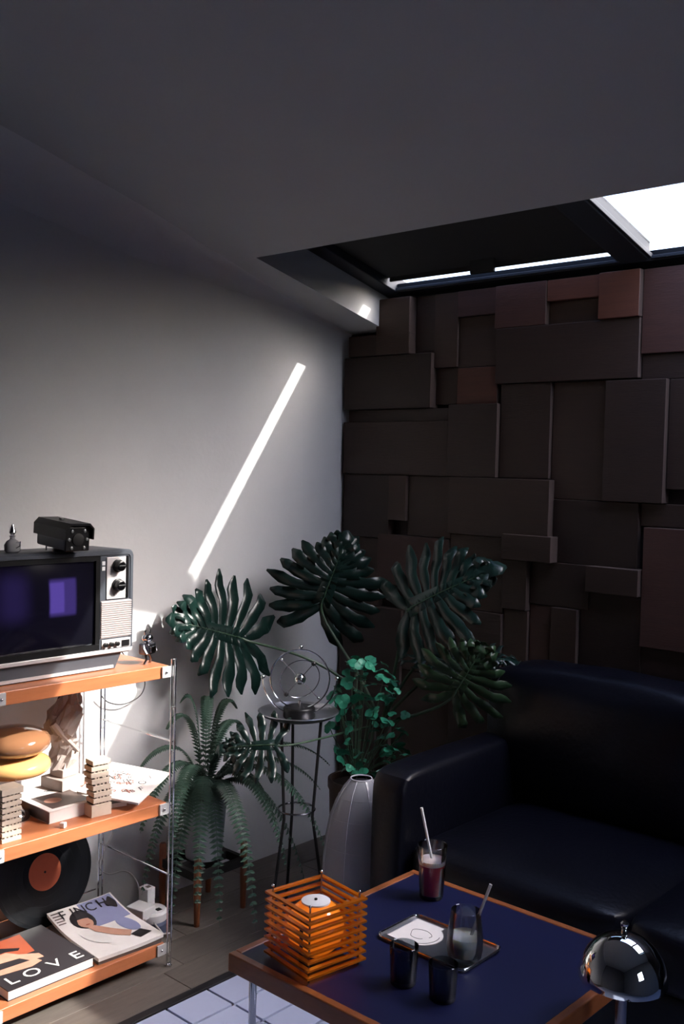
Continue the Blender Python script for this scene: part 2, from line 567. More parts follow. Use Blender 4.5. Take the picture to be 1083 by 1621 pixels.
# the upper wedge of the side wall follows the ceiling
me = MB().add([(-0.12, 0.12, 1.6), (0, 0.12, 1.6), (0, YF, 1.6), (-0.12, YF, 1.6), (-0.12, 0.12, zc(0.12, 0.05)), (0, 0.12, zc(0.12, 0.05)), (0, YF, zc(YF, 0.05)), (-0.12, YF, zc(YF, 0.05))],
              [(0, 1, 2, 3), (4, 7, 6, 5), (0, 4, 5, 1), (1, 5, 6, 2), (2, 6, 7, 3), (3, 7, 4, 0)])
bpy.data.objects.remove(wl)
lo = MB().add([(-0.12, 0.12, -0.06), (0, 0.12, -0.06), (0, YF, -0.06), (-0.12, YF, -0.06), (-0.12, 0.12, zc(0.12, 0.05)), (0, 0.12, zc(0.12, 0.05)), (0, YF, zc(YF, 0.05)), (-0.12, YF, zc(YF, 0.05))],
              [(0, 1, 2, 3), (4, 7, 6, 5), (0, 4, 5, 1), (1, 5, 6, 2), (2, 6, 7, 3), (3, 7, 4, 0)])
struct(lo.build('wall_left', M_WALL), 'white plastered wall with a slanting strip of sunlight', 'wall')

# rounded cove where the plastered wall runs into the ceiling
cv = MB()
ys = (0.0, -0.3, -0.66, -1.0, -1.4, -2.0, YF)
RC = (0.012, 0.03, 0.08, 0.13, 0.15, 0.15, 0.15)
n = 10
vs = []
for y, R in zip(ys, RC):
    for i in range(n + 1):
        a = PI - (PI / 2) * i / n
        vs.append((R + (R + 0.0015) * math.cos(a), y, zc(y) - R + (R + 0.0015) * math.sin(a)))
    vs.append((-0.002, y, zc(y) + 0.002))
k = n + 2
fs = []
for j in range(len(ys) - 1):
    for i in range(n + 1):
        fs.append((j * k + i, j * k + i + 1, (j + 1) * k + i + 1, (j + 1) * k + i))
    fs.append((j * k + n + 1, j * k, (j + 1) * k, (j + 1) * k + n + 1))
fs.append(tuple(range(k)))
fs.append(tuple(range((len(ys) - 1) * k, len(ys) * k)))
struct(cv.add(vs, fs).build('trim_1', M_WALL, smooth=True), 'soft plaster cove between the white wall and the ceiling', 'cove')

wb = B((-0.12, 0, -0.06), (XR + 0.12, 0.12, 1.99), 'wall_back', M_WOODBASE)
struct(wb, 'dark wall clad in staggered walnut panels of uneven depth', 'wall')
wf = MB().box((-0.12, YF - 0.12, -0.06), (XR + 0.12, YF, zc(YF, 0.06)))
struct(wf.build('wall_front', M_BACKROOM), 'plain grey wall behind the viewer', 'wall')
# right end wall, with a window opening
WY0, WY1, WZ0, WZ1 = -1.98, -1.42, 0.95, 1.62
wr = MB()
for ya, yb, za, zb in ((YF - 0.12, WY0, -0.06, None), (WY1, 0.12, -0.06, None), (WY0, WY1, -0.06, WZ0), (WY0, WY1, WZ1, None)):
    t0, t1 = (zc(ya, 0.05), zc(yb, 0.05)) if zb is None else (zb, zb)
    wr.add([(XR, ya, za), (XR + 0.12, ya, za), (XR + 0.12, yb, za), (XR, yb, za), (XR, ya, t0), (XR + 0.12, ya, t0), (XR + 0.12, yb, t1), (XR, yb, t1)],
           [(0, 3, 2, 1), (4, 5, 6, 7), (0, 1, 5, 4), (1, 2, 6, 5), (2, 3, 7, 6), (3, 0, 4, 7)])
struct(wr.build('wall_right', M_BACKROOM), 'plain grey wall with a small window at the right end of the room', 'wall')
w2 = MB().box((XR + 0.03, WY0, WZ0), (XR + 0.09, WY0 + 0.04, WZ1)).box((XR + 0.03, WY1 - 0.04, WZ0), (XR + 0.09, WY1, WZ1))
w2 = w2.box((XR + 0.03, WY0 + 0.04, WZ0), (XR + 0.09, WY1 - 0.04, WZ0 + 0.04)).box((XR + 0.03, WY0 + 0.04, WZ1 - 0.04), (XR + 0.09, WY1 - 0.04, WZ1)).build('window_2', M_FRAME)
struct(w2, 'small dark framed window in the right end wall', 'window')
B((XR + 0.055, WY0 + 0.04, WZ0 + 0.04), (XR + 0.06, WY1 - 0.04, WZ1 - 0.04), 'pane', M_GLASSPANE, w2)

# floor: dark bed, planks by the wall, black strip, blue tiles
fl = struct(B((-0.12, YF - 0.12, -0.06), (XR + 0.12, 0.12, -0.012), 'floor', M_SUB), 'floor of grey planks and periwinkle blue tiles', 'floor')
STRIP0, STRIP1 = 0.522, 0.548
px = [0.0, 0.135, 0.27, 0.40, STRIP0]
meshes = {}
for i in range(4):
    off = [0.0, 0.41, 0.18, -0.06][i]
    y = 0.0
    cuts = [0.0]
    yy = -0.55 + off * 0.5 - (0.57 if i == 3 else 0)
    while yy > YF:
        cuts.append(yy)
        yy -= 0.62
    cuts.append(YF)
    for a, b in zip(cuts[:-1], cuts[1:]):
        if b < -2.6:
            b = YF
        B((px[i] + 0.0008, b + 0.0008, -0.012), (px[i + 1] - 0.0008, a - 0.0008, 0), 'floor_plank', M_PLANK, fl, bevel=0.001, bseg=1)
        if b == YF:
            break
st = struct(B((STRIP0, YF, -0.012), (STRIP1, -0.02, 0.004), 'trim_2', M_STRIP, None, bevel=0.001), 'black strip between the grey planks and the blue tiles', 'floor strip')
TX, TY = 0.107, 0.136
tile_me = None
xs = STRIP1
i = 0
while True:
    x0 = 0.545 + TX * i
    x1 = x0 + TX
    if x1 > 2.75:
        break
    for j in range(0, 18):
        y1 = -0.034 - TY * j
        y0 = y1 - TY
        if y0 < -2.3:
            break
        if tile_me is None:
            o = B((0.004, 0.003, -0.012), (TX - 0.003, TY - 0.003, 0), 'floor_tile', M_TILE, fl, bevel=0.0015, bseg=1)
            tile_me = o
        else:
            o = tile_me.copy()
            COL.objects.link(o)
        o.location = (x0, y0, 0)
    i += 1
B((2.75, YF, -0.012), (XR, 0, 0), 'floor_tile', M_TILE, fl)
B((STRIP1, YF, -0.012), (2.75, -2.36, 0), 'floor_tile', M_TILE, fl)

# walnut panels on the back wall: x0, x1, z0, z1, depth, tone
PANELS = [(0.036, 0.32, 1.786, 1.861, 0.04, 0), (0.167, 0.318, 1.787, 1.99, 0.041, 1), (0.322, 0.405, 1.773, 1.995, 0.015, 1), (0.012, 0.412, 1.595, 1.784, 0.035, 0), (0.409, 0.508, 1.732, 1.994, 0.022, 1), (0.508, 0.66, 1.898, 1.991, 0.026, 2), (0.508, 0.66, 1.728, 1.897, 0.016, 1), (0.664, 0.853, 1.847, 1.993, 0.032, 2), (0.855, 1.038, 1.918, 1.993, 0.03, 3), (1.041, 1.173, 1.846, 1.99, 0.042, 3), (0.855, 1.04, 1.846, 1.917, 0.016, 1), (0.672, 1.171, 1.667, 1.845, 0.032, 0), (1.174, 1.46, 1.737, 1.991, 0.026, 2), (1.174, 1.46, 1.662, 1.736, 0.018, 0), (0.414, 0.508, 1.607, 1.731, 0.012, 1), (0.51, 0.671, 1.604, 1.727, 0.02, 3), (0.012, 0.236, 1.55, 1.594, 0.012, 0), (0.012, 0.49, 1.36, 1.549, 0.032, 0), (0.238, 0.479, 1.55, 1.593, 0.022, 0), (0.492, 0.688, 1.36, 1.603, 0.036, 0), (0.69, 0.876, 1.36, 1.666, 0.024, 0), (0.878, 1.067, 1.299, 1.665, 0.015, 1), (1.07, 1.261, 1.299, 1.661, 0.034, 0), (1.263, 1.46, 1.341, 1.66, 0.02, 1), (0.315, 0.503, 1.147, 1.358, 0.022, 1), (0.012, 0.231, 1.13, 1.358, 0.026, 0), (0.234, 0.313, 1.198, 1.358, 0.032, 1), (0.505, 0.892, 1.167, 1.358, 0.038, 1), (0.894, 1.18, 1.1, 1.297, 0.018, 0), (1.182, 1.46, 1.229, 1.297, 0.01, 0), (1.204, 1.46, 0.873, 1.227, 0.028, 2), (0.732, 0.913, 1.098, 1.18, 0.05, 1), (0.507, 0.723, 0.916, 1.165, 0.026, 1), (0.725, 0.817, 0.935, 1.096, 0.034, 1), (0.819, 1.027, 0.96, 1.098, 0.02, 0), (1.029, 1.2, 1.02, 1.1, 0.04, 1), (0.819, 0.903, 0.70, 0.958, 0.016, 2), (0.905, 0.996, 0.70, 0.958, 0.028, 1), (0.998, 1.202, 0.70, 1.018, 0.016, 0), (1.204, 1.46, 0.70, 0.871, 0.016, 0), (0.727, 0.817, 0.70, 0.933, 0.024, 1), (0.012, 0.186, 0.881, 1.128, 0.018, 1), (0.188, 0.503, 0.967, 1.145, 0.03, 2), (0.012, 0.303, 0.603, 0.879, 0.028, 0), (0.305, 0.507, 0.67, 0.965, 0.02, 1), (0.509, 0.725, 0.70, 0.914, 0.032, 0),
          (0.012, 0.26, 0.30, 0.60, 0.03, 0), (0.262, 0.52, 0.30, 0.668, 0.018, 1), (0.522, 0.80, 0.30, 0.698, 0.03, 0), (0.802, 1.20, 0.30, 0.698, 0.02, 1), (1.202, 1.46, 0.30, 0.698, 0.03, 0), (0.012, 0.40, 0.0, 0.298, 0.02, 1), (0.402, 0.90, 0.0, 0.298, 0.03, 0), (0.902, 1.46, 0.0, 0.298, 0.02, 1),
          (1.462, 1.72, 1.50, 1.991, 0.034, 0), (1.722, 2.02, 1.72, 1.991, 0.02, 3), (1.722, 2.02, 1.38, 1.718, 0.03, 1), (1.462, 1.72, 1.10, 1.498, 0.018, 1), (1.462, 1.88, 0.70, 1.098, 0.03, 0), (1.722, 2.02, 1.10, 1.378, 0.014, 0), (2.022, 2.40, 1.45, 1.991, 0.026, 2), (1.882, 2.40, 0.70, 1.098, 0.02, 1), (2.022, 2.40, 1.10, 1.448, 0.036, 0), (2.402, 2.90, 1.25, 1.991, 0.02, 1), (2.402, 2.90, 0.60, 1.248, 0.03, 0), (2.902, 3.49, 0.9, 1.991, 0.025, 0), (2.902, 3.49, 0.0, 0.898, 0.02, 1), (1.462, 2.40, 0.0, 0.698, 0.02, 0), (2.402, 2.90, 0.0, 0.598, 0.02, 1)]
for x0, x1, z0, z1, d, t in PANELS:
    pz1 = min(z1, 1.984)
    d *= 1.35
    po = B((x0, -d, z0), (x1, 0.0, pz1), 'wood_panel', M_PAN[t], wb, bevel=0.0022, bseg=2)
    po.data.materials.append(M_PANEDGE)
    for f in po.data.polygons:                # skylight on right and top edges painted as a paler tone
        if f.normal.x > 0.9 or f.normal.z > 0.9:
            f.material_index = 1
B((0.452, -0.026, 1.505), (0.476, 0.0, 1.548), 'wood_panel', M_WOODBASE, wb)

# skylight in the slope of the roof
win = slab(rect(XO0 - 0.01, 0.25, -0.80, 0.02), HF, HF + 0.055).build('window_1', M_FRAME, bevel=0.004)
struct(win, 'blue black framed skylight with a blind over its left light', 'window')


def sl(x0, x1, y0, y1, h0, h1, name, m, parent=win, bevel=0.0):
    return slab(rect(x0, x1, y0, y1), h0, h1).build(name, m, parent, bevel=bevel)


RAILY = -0.044
sl(0.25, XO1 + 0.02, RAILY, 0.02, HF, HF + 0.030, 'bottom_rail', M_RAIL, bevel=0.003)
sl(0.25, 1.105, RAILY - 0.008, RAILY, HF + 0.002, HF + 0.012, 'rail_bead', M_FRAME, bevel=0.002)
sl(1.195, 1.985, RAILY - 0.008, RAILY, HF + 0.002, HF + 0.012, 'rail_bead', M_FRAME, bevel=0.002)
sl(0.25, XO1 + 0.02, -0.80, -0.76, HF, HF + 0.055, 'top_rail', M_FRAME)
for xm in (1.105, 1.985):
    mu = sl(xm, xm + 0.09, -0.76, RAILY, HF, HF + 0.055, 'mullion', M_FRAME, bevel=0.003)
    sl(xm - 0.008, xm, -0.76, RAILY, HF + 0.004, HF + 0.018, 'glazing_bead', M_FRAME, mu, bevel=0.002)
    sl(xm + 0.09, xm + 0.10, -0.76, RAILY, HF + 0.004, HF + 0.018, 'glazing_bead', M_FRAME, mu, bevel=0.002)
sl(XO1 - 0.04, XO1 + 0.02, -0.76, RAILY, HF, HF + 0.055, 'jamb', M_FRAME)
for a, b in ((0.25, 1.105), (1.195, 1.985), (2.075, XO1 - 0.04)):
    sl(a, b, -0.76, RAILY, HF + 0.046, HF + 0.05, 'pane', M_GLASSPANE)
bl = sl(0.25, 1.105, -0.76, -0.094, HF + 0.030, HF + 0.034, 'blind', M_BLIND)
sl(0.26, 1.095, -0.099, -0.093, HF + 0.016, HF + 0.036, 'blind_bar', M_BLIND, bl)
sl(0.625, 0.715, -0.136, -0.126, HF - 0.012, HF + 0.031, 'blind_tab', M_BLIND, bl)
ro = struct(roof.build('roof', M_STRIP), 'dark roof covering over the sloping ceiling', 'roof')

# ------------------------------------------------------------------ sofa
sofa = thing('sofa', 'black navy leather sofa against the dark panelled wall', 'sofa', (0, 0, 0))
SX0, SX1 = 0.815, 2.30


def cushion(x0, x1, y0, y1, z0, z1, puff=0.02, nx=14, ny=12, nz=5, crown=0.0, edge=0.03):
    """soft block: a box grid whose faces swell and whose corners are rounded"""
    bm = bmesh.new()
    bmesh.ops.create_cube(bm, size=2.0)
    bmesh.ops.subdivide_edges(bm, edges=bm.edges[:], cuts=9, use_grid_fill=True)
    hx, hy, hz = (x1 - x0) / 2, (y1 - y0) / 2, (z1 - z0) / 2
    c = Vector(((x0 + x1) / 2, (y0 + y1) / 2, (z0 + z1) / 2))
    for v in bm.verts:
        p = v.co.copy()
        q = Vector((p.x * hx, p.y * hy, p.z * hz))
        # round the corners: shrink to inner box, then push out by the edge radius
        inner = Vector((max(-hx + edge, min(hx - edge, q.x)), max(-hy + edge, min(hy - edge, q.y)), max(-hz + edge, min(hz - edge, q.z))))
        dlt = q - inner
        if dlt.length > 1e-9:
            q = inner + dlt.normalized() * edge
        ex = (1 - p.x ** 2)
        ey = (1 - p.y ** 2)
        ez = (1 - p.z ** 2)
        q.x += puff * p.x * ey * ez
        q.y += puff * p.y * ex * ez
        q.z += puff * p.z * ex * ey
        if crown:
            q.z += crown * math.sin(9 * p.x + 3 * p.y) * ex * ey
        v.co = c + q
    me = bpy.data.meshes.new('cushion')
    bm.to_mesh(me)
    bm.free()
    return me


def soft(name, parent, *a, m=M_LEATHER, **k):
    o = link(name, cushion(*a, **k), m, parent, smooth=True)
    s = o.modifiers.new('smooth', 'SUBSURF')
    s.levels = s.render_levels = 1
    return o


soft('base', sofa, SX0 + 0.03, SX1 - 0.03, -0.76, -0.10, 0.07, 0.27, puff=0.004, edge=0.015)
soft('armrest', sofa, SX0, SX0 + 0.125, -0.80, -0.07, 0.07, 0.585, puff=0.012, edge=0.022)
soft('armrest', sofa, SX1 - 0.125, SX1, -0.80, -0.07, 0.07, 0.585, puff=0.012, edge=0.022)
soft('backrest_frame', sofa, SX0 + 0.02, SX1 - 0.02, -0.16, -0.06, 0.08, 0.72, puff=0.004, edge=0.02)
SEAM = 1.545
seatA = soft('seat_cushion', sofa, SX0 + 0.128, SEAM - 0.003, -0.80, -0.24, 0.262, 0.415, puff=0.02, edge=0.035, crown=0.003)
soft('seat_cushion', sofa, SEAM + 0.003, SX1 - 0.128, -0.80, -0.24, 0.262, 0.415, puff=0.02, edge=0.035, crown=0.003)
bkA = soft('back_cushion', sofa, SX0 + 0.022, SEAM - 0.01, -0.30, -0.075, 0.40, 0.80, puff=0.022, edge=0.05, crown=0.004)
bkB = soft('back_cushion', sofa, SEAM + 0.01, SX1 - 0.022, -0.30, -0.075, 0.40, 0.80, puff=0.022, edge=0.05, crown=0.004)
for b, xa, xb in ((bkA, SX0 + 0.03, SEAM - 0.02), (bkB, SEAM + 0.02, SX1 - 0.03)):
    pts = [(xa + (xb - xa) * i / 16, -0.262, 0.782 + 0.018 * math.sin(PI * i / 16) + 0.002 * math.sin(i * 2.1)) for i in range(17)]
    MB().tube(pts, 0.0045, 6).build('piping', M_LEATHER, b, smooth=True)
    for i in range(9):                      # gathered pleats below the piping
        x = xa + (xb - xa) * (i + 0.6 + 0.25 * math.sin(i * 3.1)) / 9.4
        MB().tube([(x, -0.272, 0.778), (x - 0.004, -0.293, 0.762), (x - 0.008, -0.305, 0.74)], 0.004, 6, r1=0.001).build('pleat', M_LEATHER, b, smooth=True)
for x in (SX0 + 0.06, SX1 - 0.06):
    for y in (-0.74, -0.12):
        MB().lathe([(0.018, 0), (0.022, 0.075)], (x, y, 0), 12).build('foot', M_BLACKM, sofa, smooth=True)

# ------------------------------------------------------------------ coffee table
TXA, TXB, TYA, TYB, TZ = 1.100, 1.690, -1.550, -0.968, 0.437
table = thing('coffee_table', 'low square coffee table with navy top and orange wood rim', 'table')
B((TXA + 0.016, TYA + 0.016, TZ - 0.028), (TXB - 0.016, TYB - 0.016, TZ - 0.002), 'tabletop', M_NAVY, table)
for lo_, hi_ in (((TXA, TYA, TZ - 0.036), (TXB, TYA + 0.018, TZ + 0.0)), ((TXA, TYB - 0.018, TZ - 0.036), (TXB, TYB, TZ + 0.0)),
                 ((TXA, TYA + 0.018, TZ - 0.036), (TXA + 0.018, TYB - 0.018, TZ + 0.0)), ((TXB - 0.018, TYA + 0.018, TZ - 0.036), (TXB, TYB - 0.018, TZ + 0.0))):
    B(lo_, hi_, 'rim', M_TABLEWOOD, table, bevel=0.003)
for x in (TXA + 0.035, TXB - 0.035):
    for y in (TYA + 0.035, TYB - 0.035):
        lg = MB().lathe([(0.007, 0), (0.0075, 0.01), (0.0075, TZ - 0.034)], (x, y, 0), 14).build('leg', M_CHROME, table, smooth=True)
        MB().lathe([(0.011, 0), (0.011, 0.008)], (x, y, 0), 14).build('glide', M_BLACK, lg, smooth=True)
TT = TZ - 0.002     # surface of the navy top

# orange lamp of stacked square acrylic rings around an amber globe
lamp = thing('acrylic_lamp', 'orange acrylic lamp of stacked square rings around an amber globe', 'lamp', (1.238, -1.452, TT), math.radians(-9))
HS = 0.070
ring_me = None
for i in range(9):
    z = 0.010 + i * 0.0145
    mb = MB()
    a, b_ = HS, HS - 0.009
    mb.box((-a, -a, 0), (a, -b_, 0.004)).box((-a, b_, 0), (a, a, 0.004)).box((-a, -b_, 0), (-b_, b_, 0.004)).box((b_, -b_, 0), (a, b_, 0.004))
    if ring_me is None:
        o = mb.build('acrylic_ring', M_ACRYL, lamp)
        bm = bmesh.new(); bm.from_mesh(o.data)
        bmesh.ops.remove_doubles(bm, verts=bm.verts, dist=1e-5)
        bm.to_mesh(o.data); bm.free()
        ring_me = o
    else:
        o = ring_me.copy(); COL.objects.link(o)
    o.location = (0, 0, z)
for sx in (-1, 1):
    for sy in (-1, 1):
        rd = MB().lathe([(0.0018, 0), (0.0018, 0.140)], (sx * (HS - 0.011), sy * (HS - 0.011), 0), 8).build('rod', M_STEEL, lamp, smooth=True)
        MB().ball((sx * (HS - 0.011), sy * (HS - 0.011), 0.141), 0.0032, 10, 6).build('finial', M_CHROME, rd, smooth=True)
MB().lathe([(0.03, 0), (0.03, 0.006), (0.018, 0.012), (0.018, 0.02)], (0, 0, 0), 24).build('base', M_BLACKM, lamp, smooth=True)
gl = [(0.018, 0.014)] + [(0.056 * math.sin(t), 0.068 - 0.054 * math.cos(t)) for t in [0.42 + i * (2.62 - 0.42) / 16 for i in range(17)]]
MB().lathe(gl, (0, 0, 0), 32).build('globe', M_GLOBE, lamp, smooth=True)
glow_light = bpy.data.lights.new('globe_glow', 'POINT')
glow_light.energy = 0.13  # weak light added inside the globe to make it glow
glow_light.color = (1.0, 0.62, 0.28)
glow_light.shadow_soft_size = 0.012
bo_ = bpy.data.objects.new('globe_glow', glow_light)
COL.objects.link(bo_)
bo_.parent = lamp
bo_.location = (0, 0, 0.07)
cap = MB().lathe([(0.028, 0.1155), (0.028, 0.1185), (0.026, 0.1195)], (0, 0, 0), 28).build('globe_cap', M_WHITE, lamp, smooth=True)
MB().lathe([(0.003, 0.1195), (0.003, 0.122)], (0, 0, 0), 10).build('screw', M_BLACKM, cap, smooth=True)
MB().lathe([(0.0035, 0.02), (0.0035, 0.095)], (0.03, -0.056, 0), 8).build('switch_stem', M_BLACKM, lamp, smooth=True)


def tumbler(name, label, loc, r0, r1, h, m, fill=None, rz=0):
    t = thing(name, label, 'glass', loc, rz)
    w = 0.0018
    prof = [(0.0, 0.0), (r0 * 0.9, 0.0), (r0, 0.003), (r1, h), (r1 - w * 0.5, h + 0.0006), (r1 - w, h), (r0 - w, 0.009), (0.0, 0.008)]
    prof[0] = (0.0005, 0.0); prof[-1] = (0.0005, 0.008)
    MB().lathe(prof, (0, 0, 0), 36, close=False).build('glass_body', m, t, smooth=True, recalc=True)
    return t


def straw(parent, p0, p1, r=0.0032, m=M_STRAW):
    MB().tube([p0, ((p0[0] + p1[0]) / 2, (p0[1] + p1[1]) / 2, (p0[2] + p1[2]) / 2), p1], r, 10).build('straw', m, parent, smooth=True)


# right / up in the room as the straws lean
g1 = tumbler('drink_glass', 'tall glass of red drink with pink foam and a straw', (1.222, -1.060, TT), 0.0265, 0.033, 0.118, M_GLASS)
MB().lathe([(0.0235, 0.0095), (0.0288, 0.076)], (0, 0, 0), 32).build('drink', M_RED, g1, smooth=True)
MB().lathe([(0.0289, 0.0762), (0.0293, 0.086), (0.020, 0.0885), (0.002, 0.0885)], (0, 0, 0), 32).build('foam', M_FOAM, g1, smooth=True)
straw(g1, (0.004, 0.003, 0.06), (-0.021, -0.017, 0.200), 0.0030, M_WHITE)
g2 = tumbler('coffee_glass', 'clear tumbler of milky coffee with a leaning straw', (1.440, -1.243, TT + 0.0035), 0.034, 0.030, 0.094, M_GLASS)
prof = [(0.0005, 0), (0.026, 0.0), (0.033, 0.006), (0.0355, 0.022), (0.0345, 0.045), (0.0285, 0.094), (0.0276, 0.0945), (0.0270, 0.094), (0.0328, 0.045), (0.0338, 0.022), (0.031, 0.009), (0.0005, 0.0065)]
old = g2.children[0]
bpy.data.objects.remove(old)
MB().lathe(prof, (0, 0, 0), 36, close=False).build('glass_body', M_GLASS, g2, smooth=True)
MB().lathe([(0.0295, 0.0095), (0.0330, 0.022), (0.0328, 0.03)], (0, 0, 0), 32).build('coffee', M_COFFEE, g2, smooth=True)
MB().lathe([(0.0328, 0.0302), (0.0320, 0.045), (0.018, 0.047), (0.002, 0.0465)], (0, 0, 0), 32).build('foam', M_COFFEE2, g2, smooth=True)
straw(g2, (0.006, 0.004, 0.032), (0.038, 0.026, 0.148), 0.0032)

tray = thing('metal_tray', 'small rectangular metal tray under the coffee glass', 'tray', (1.366, -1.226, TT))


def rrect(hx, hy, r, n=5):
    out = []
    for cx, cy, a in ((hx - r, -hy + r, -PI / 2), (hx - r, hy - r, 0), (-hx + r, hy - r, PI / 2), (-hx + r, -hy + r, PI)):
        for i in range(n + 1):
            t = a + (PI / 2) * i / n
            out.append((cx + r * math.cos(t), cy + r * math.sin(t)))
    return out


MB().prism(rrect(0.104, 0.064, 0.014), 0.0, 0.0015).build('tray_plate', M_TRAY, tray)
MB().tube([(x, y, 0.006) for x, y in rrect(0.107, 0.067, 0.016)], 0.0022, 8, closed=True).build('tray_rim', M_CHROME, tray, smooth=True)
wallr = rrect(0.104, 0.064, 0.014)
mb = MB()
wo = rrect(0.107, 0.067, 0.016)
mb.add([(x, y, 0.0012) for x, y in wallr] + [(x, y, 0.006) for x, y in wo], [(i, (i + 1) % len(wo), len(wo) + (i + 1) % len(wo), len(wo) + i) for i in range(len(wo))])
mb.build('tray_wall', M_TRAY, tray, smooth=True)
co = thing('paper_coaster', 'round white paper coaster with a line drawing on the metal tray', 'coaster', (1.318, -1.224, TT + 0.0018))
MB().lathe([(0.047, 0), (0.047, 0.0008)], (0, 0, 0), 40).build('disc', M_PAPER, co)
MB().tube([(0.022 * math.cos(a) * (1 + 0.15 * math.sin(3 * a)), 0.020 * math.sin(a), 0.0009) for a in [i * 2 * PI / 28 for i in range(26)]], 0.0006, 5).build('drawing', M_PRINTBLACK, co)
MB().tube([(0.040 * math.cos(a), 0.040 * math.sin(a), 0.0009) for a in [-1.2 + i * 1.6 / 16 for i in range(17)]], 0.0006, 5).build('drawing', M_PRINTBLACK, co)
nap = MB().box((-0.088, -0.05, 0.0), (-0.02, 0.052, 0.0006)).build('paper_napkin', M_PAPER)
nap.location = (1.358, -1.222, TT + 0.0016)
tag(nap, 'white paper sheet under the coaster on the metal tray', 'napkin')
tumbler('smoked_cup', 'dark smoked tumbler in front of the white coaster', (1.412, -1.398, TT), 0.024, 0.027, 0.072, M_SMOKE)
tumbler('smoked_cup', 'dark smoked tumbler nearest the viewer on the navy table', (1.497, -1.392, TT), 0.024, 0.027, 0.066, M_SMOKE)

# chrome mushroom lamp by the right corner of the table
cl = thing('mushroom_lamp', 'polished chrome mushroom lamp beside the right corner of the coffee table', 'lamp', (1.762, -1.232, 0.0))
cl.scale = (0.96, 0.96, 1.035)
MB().lathe([(0.085, 0), (0.085, 0.010), (0.07, 0.016), (0.012, 0.026)], (0, 0, 0), 36).build('base', M_CHROME, cl, smooth=True)
MB().lathe([(0.011, 0.02), (0.011, 0.50)], (0, 0, 0), 20).build('stem', M_STEEL, cl, smooth=True)
dm = [(0.0785 * math.cos(a), 0.492 + 0.0785 * math.sin(a)) for a in [i * 1.50 / 18 for i in range(19)]]
dm += [(0.004, 0.5665)]
sh = MB().lathe(dm + [(0.003, 0.5655)] + [(0.0735 * math.cos(a), 0.490 + 0.0745 * math.sin(a)) for a in [1.45 - i * 1.45 / 14 for i in range(15)]], (0, 0, 0), 48, close=False).build('dome_shade', M_CHROME2, cl, smooth=True)
MB().lathe([(0.006, 0.569), (0.006, 0.574), (0.0045, 0.577), (0.0075, 0.583), (0.0075, 0.587), (0.004, 0.591)], (0, 0, 0), 20).build('finial', M_CHROME2, sh, smooth=True)

# ------------------------------------------------------------------ shelving unit
shelf = thing('shelving_unit', 'open shelving unit of chrome rods with three orange wood shelves', 'shelf')
SHX0, SHX1, SHY0, SHY1 = 0.055, 0.375, -1.640, -1.130
SHZ = (0.070, 0.460, 0.835)
BT = 0.034
for z in SHZ:
    bd = B((SHX0, SHY0, z - BT), (SHX1, SHY1, z), 'shelf_board', M_SHELF, shelf, bevel=0.002)
    for y, sy in ((SHY0, -1), (SHY1, 1)):
        for x in (SHX0 + 0.004, SHX1 + 0.004):
            br = MB()
            br.box((x - 0.004, min(y, y + sy * 0.012), z - BT + 0.002), (x + 0.002, max(y, y + sy * 0.012), z - 0.002))
            br.box((x - 0.004, min(y - sy * 0.026, y), z - BT + 0.002), (x + 0.002, max(y - sy * 0.026, y), z - 0.002))
            bo = br.build('bracket', M_BRACKET, bd, bevel=0.001, bseg=1)
            MB().ball((x + 0.003, y - sy * 0.013, z - BT / 2), 0.0042, 10, 6).build('bolt', M_CHROME, bd, smooth=True)
for y in (SHY0 - 0.012, SHY1 + 0.012):
    for x in (SHX0, SHX1 + 0.006):
        mb = MB()
        for dy in (-0.0065, 0.0065):
            mb.tube([(x, y + dy, 0.004), (x, y + dy, 0.42), (x, y + dy, 0.852)], 0.0026, 8)
        for zz in (0.010, 0.16, 0.30, 0.45, 0.60, 0.72, 0.85):
            mb.tube([(x, y - 0.0065, zz), (x, y + 0.0065, zz)], 0.0022, 6)
        po = mb.build('post', M_CHROME, shelf, smooth=True)
        MB().lathe([(0.009, 0), (0.009, 0.006), (0.004, 0.010)], (x, y, 0), 12).build('foot', M_CHROME, po, smooth=True)
    for zz in (0.255, 0.625):
        MB().tube([(SHX0, y, zz), ((SHX0 + SHX1) / 2, y, zz), (SHX1 + 0.006, y, zz)], 0.0025, 8).build('cross_bar', M_CHROME, shelf, smooth=True)
MB().tube([(SHX0 - 0.006, SHY0, 0.12), (SHX0 - 0.006, (SHY0 + SHY1) / 2, 0.12), (SHX0 - 0.006, SHY1, 0.12)], 0.0025, 8).build('back_bar', M_CHROME, shelf, smooth=True)

# ------------------------------------------------------------------ television
tv = thing('television', 'old grey portable television with a dark violet screen on the top shelf', 'television')
FX, TY0, TY1 = 0.325, -1.660, -1.212
TZ0, TZ1 = 0.876, 1.150
# shell: deep cabinet, narrowing behind, with a shallow hood in front
shell = MB()


def ring(x, y0, y1, z0, z1, r):
    pts = []
    for cy, cz, a in ((y1 - r, z0 + r, -PI / 2), (y1 - r, z1 - r, 0), (y0 + r, z1 - r, PI / 2), (y0 + r, z0 + r, PI)):
        for i in range(4):
            t = a + (PI / 2) * i / 3
            pts.append((x, cy + r * math.cos(t), cz + r * math.sin(t)))
    return pts


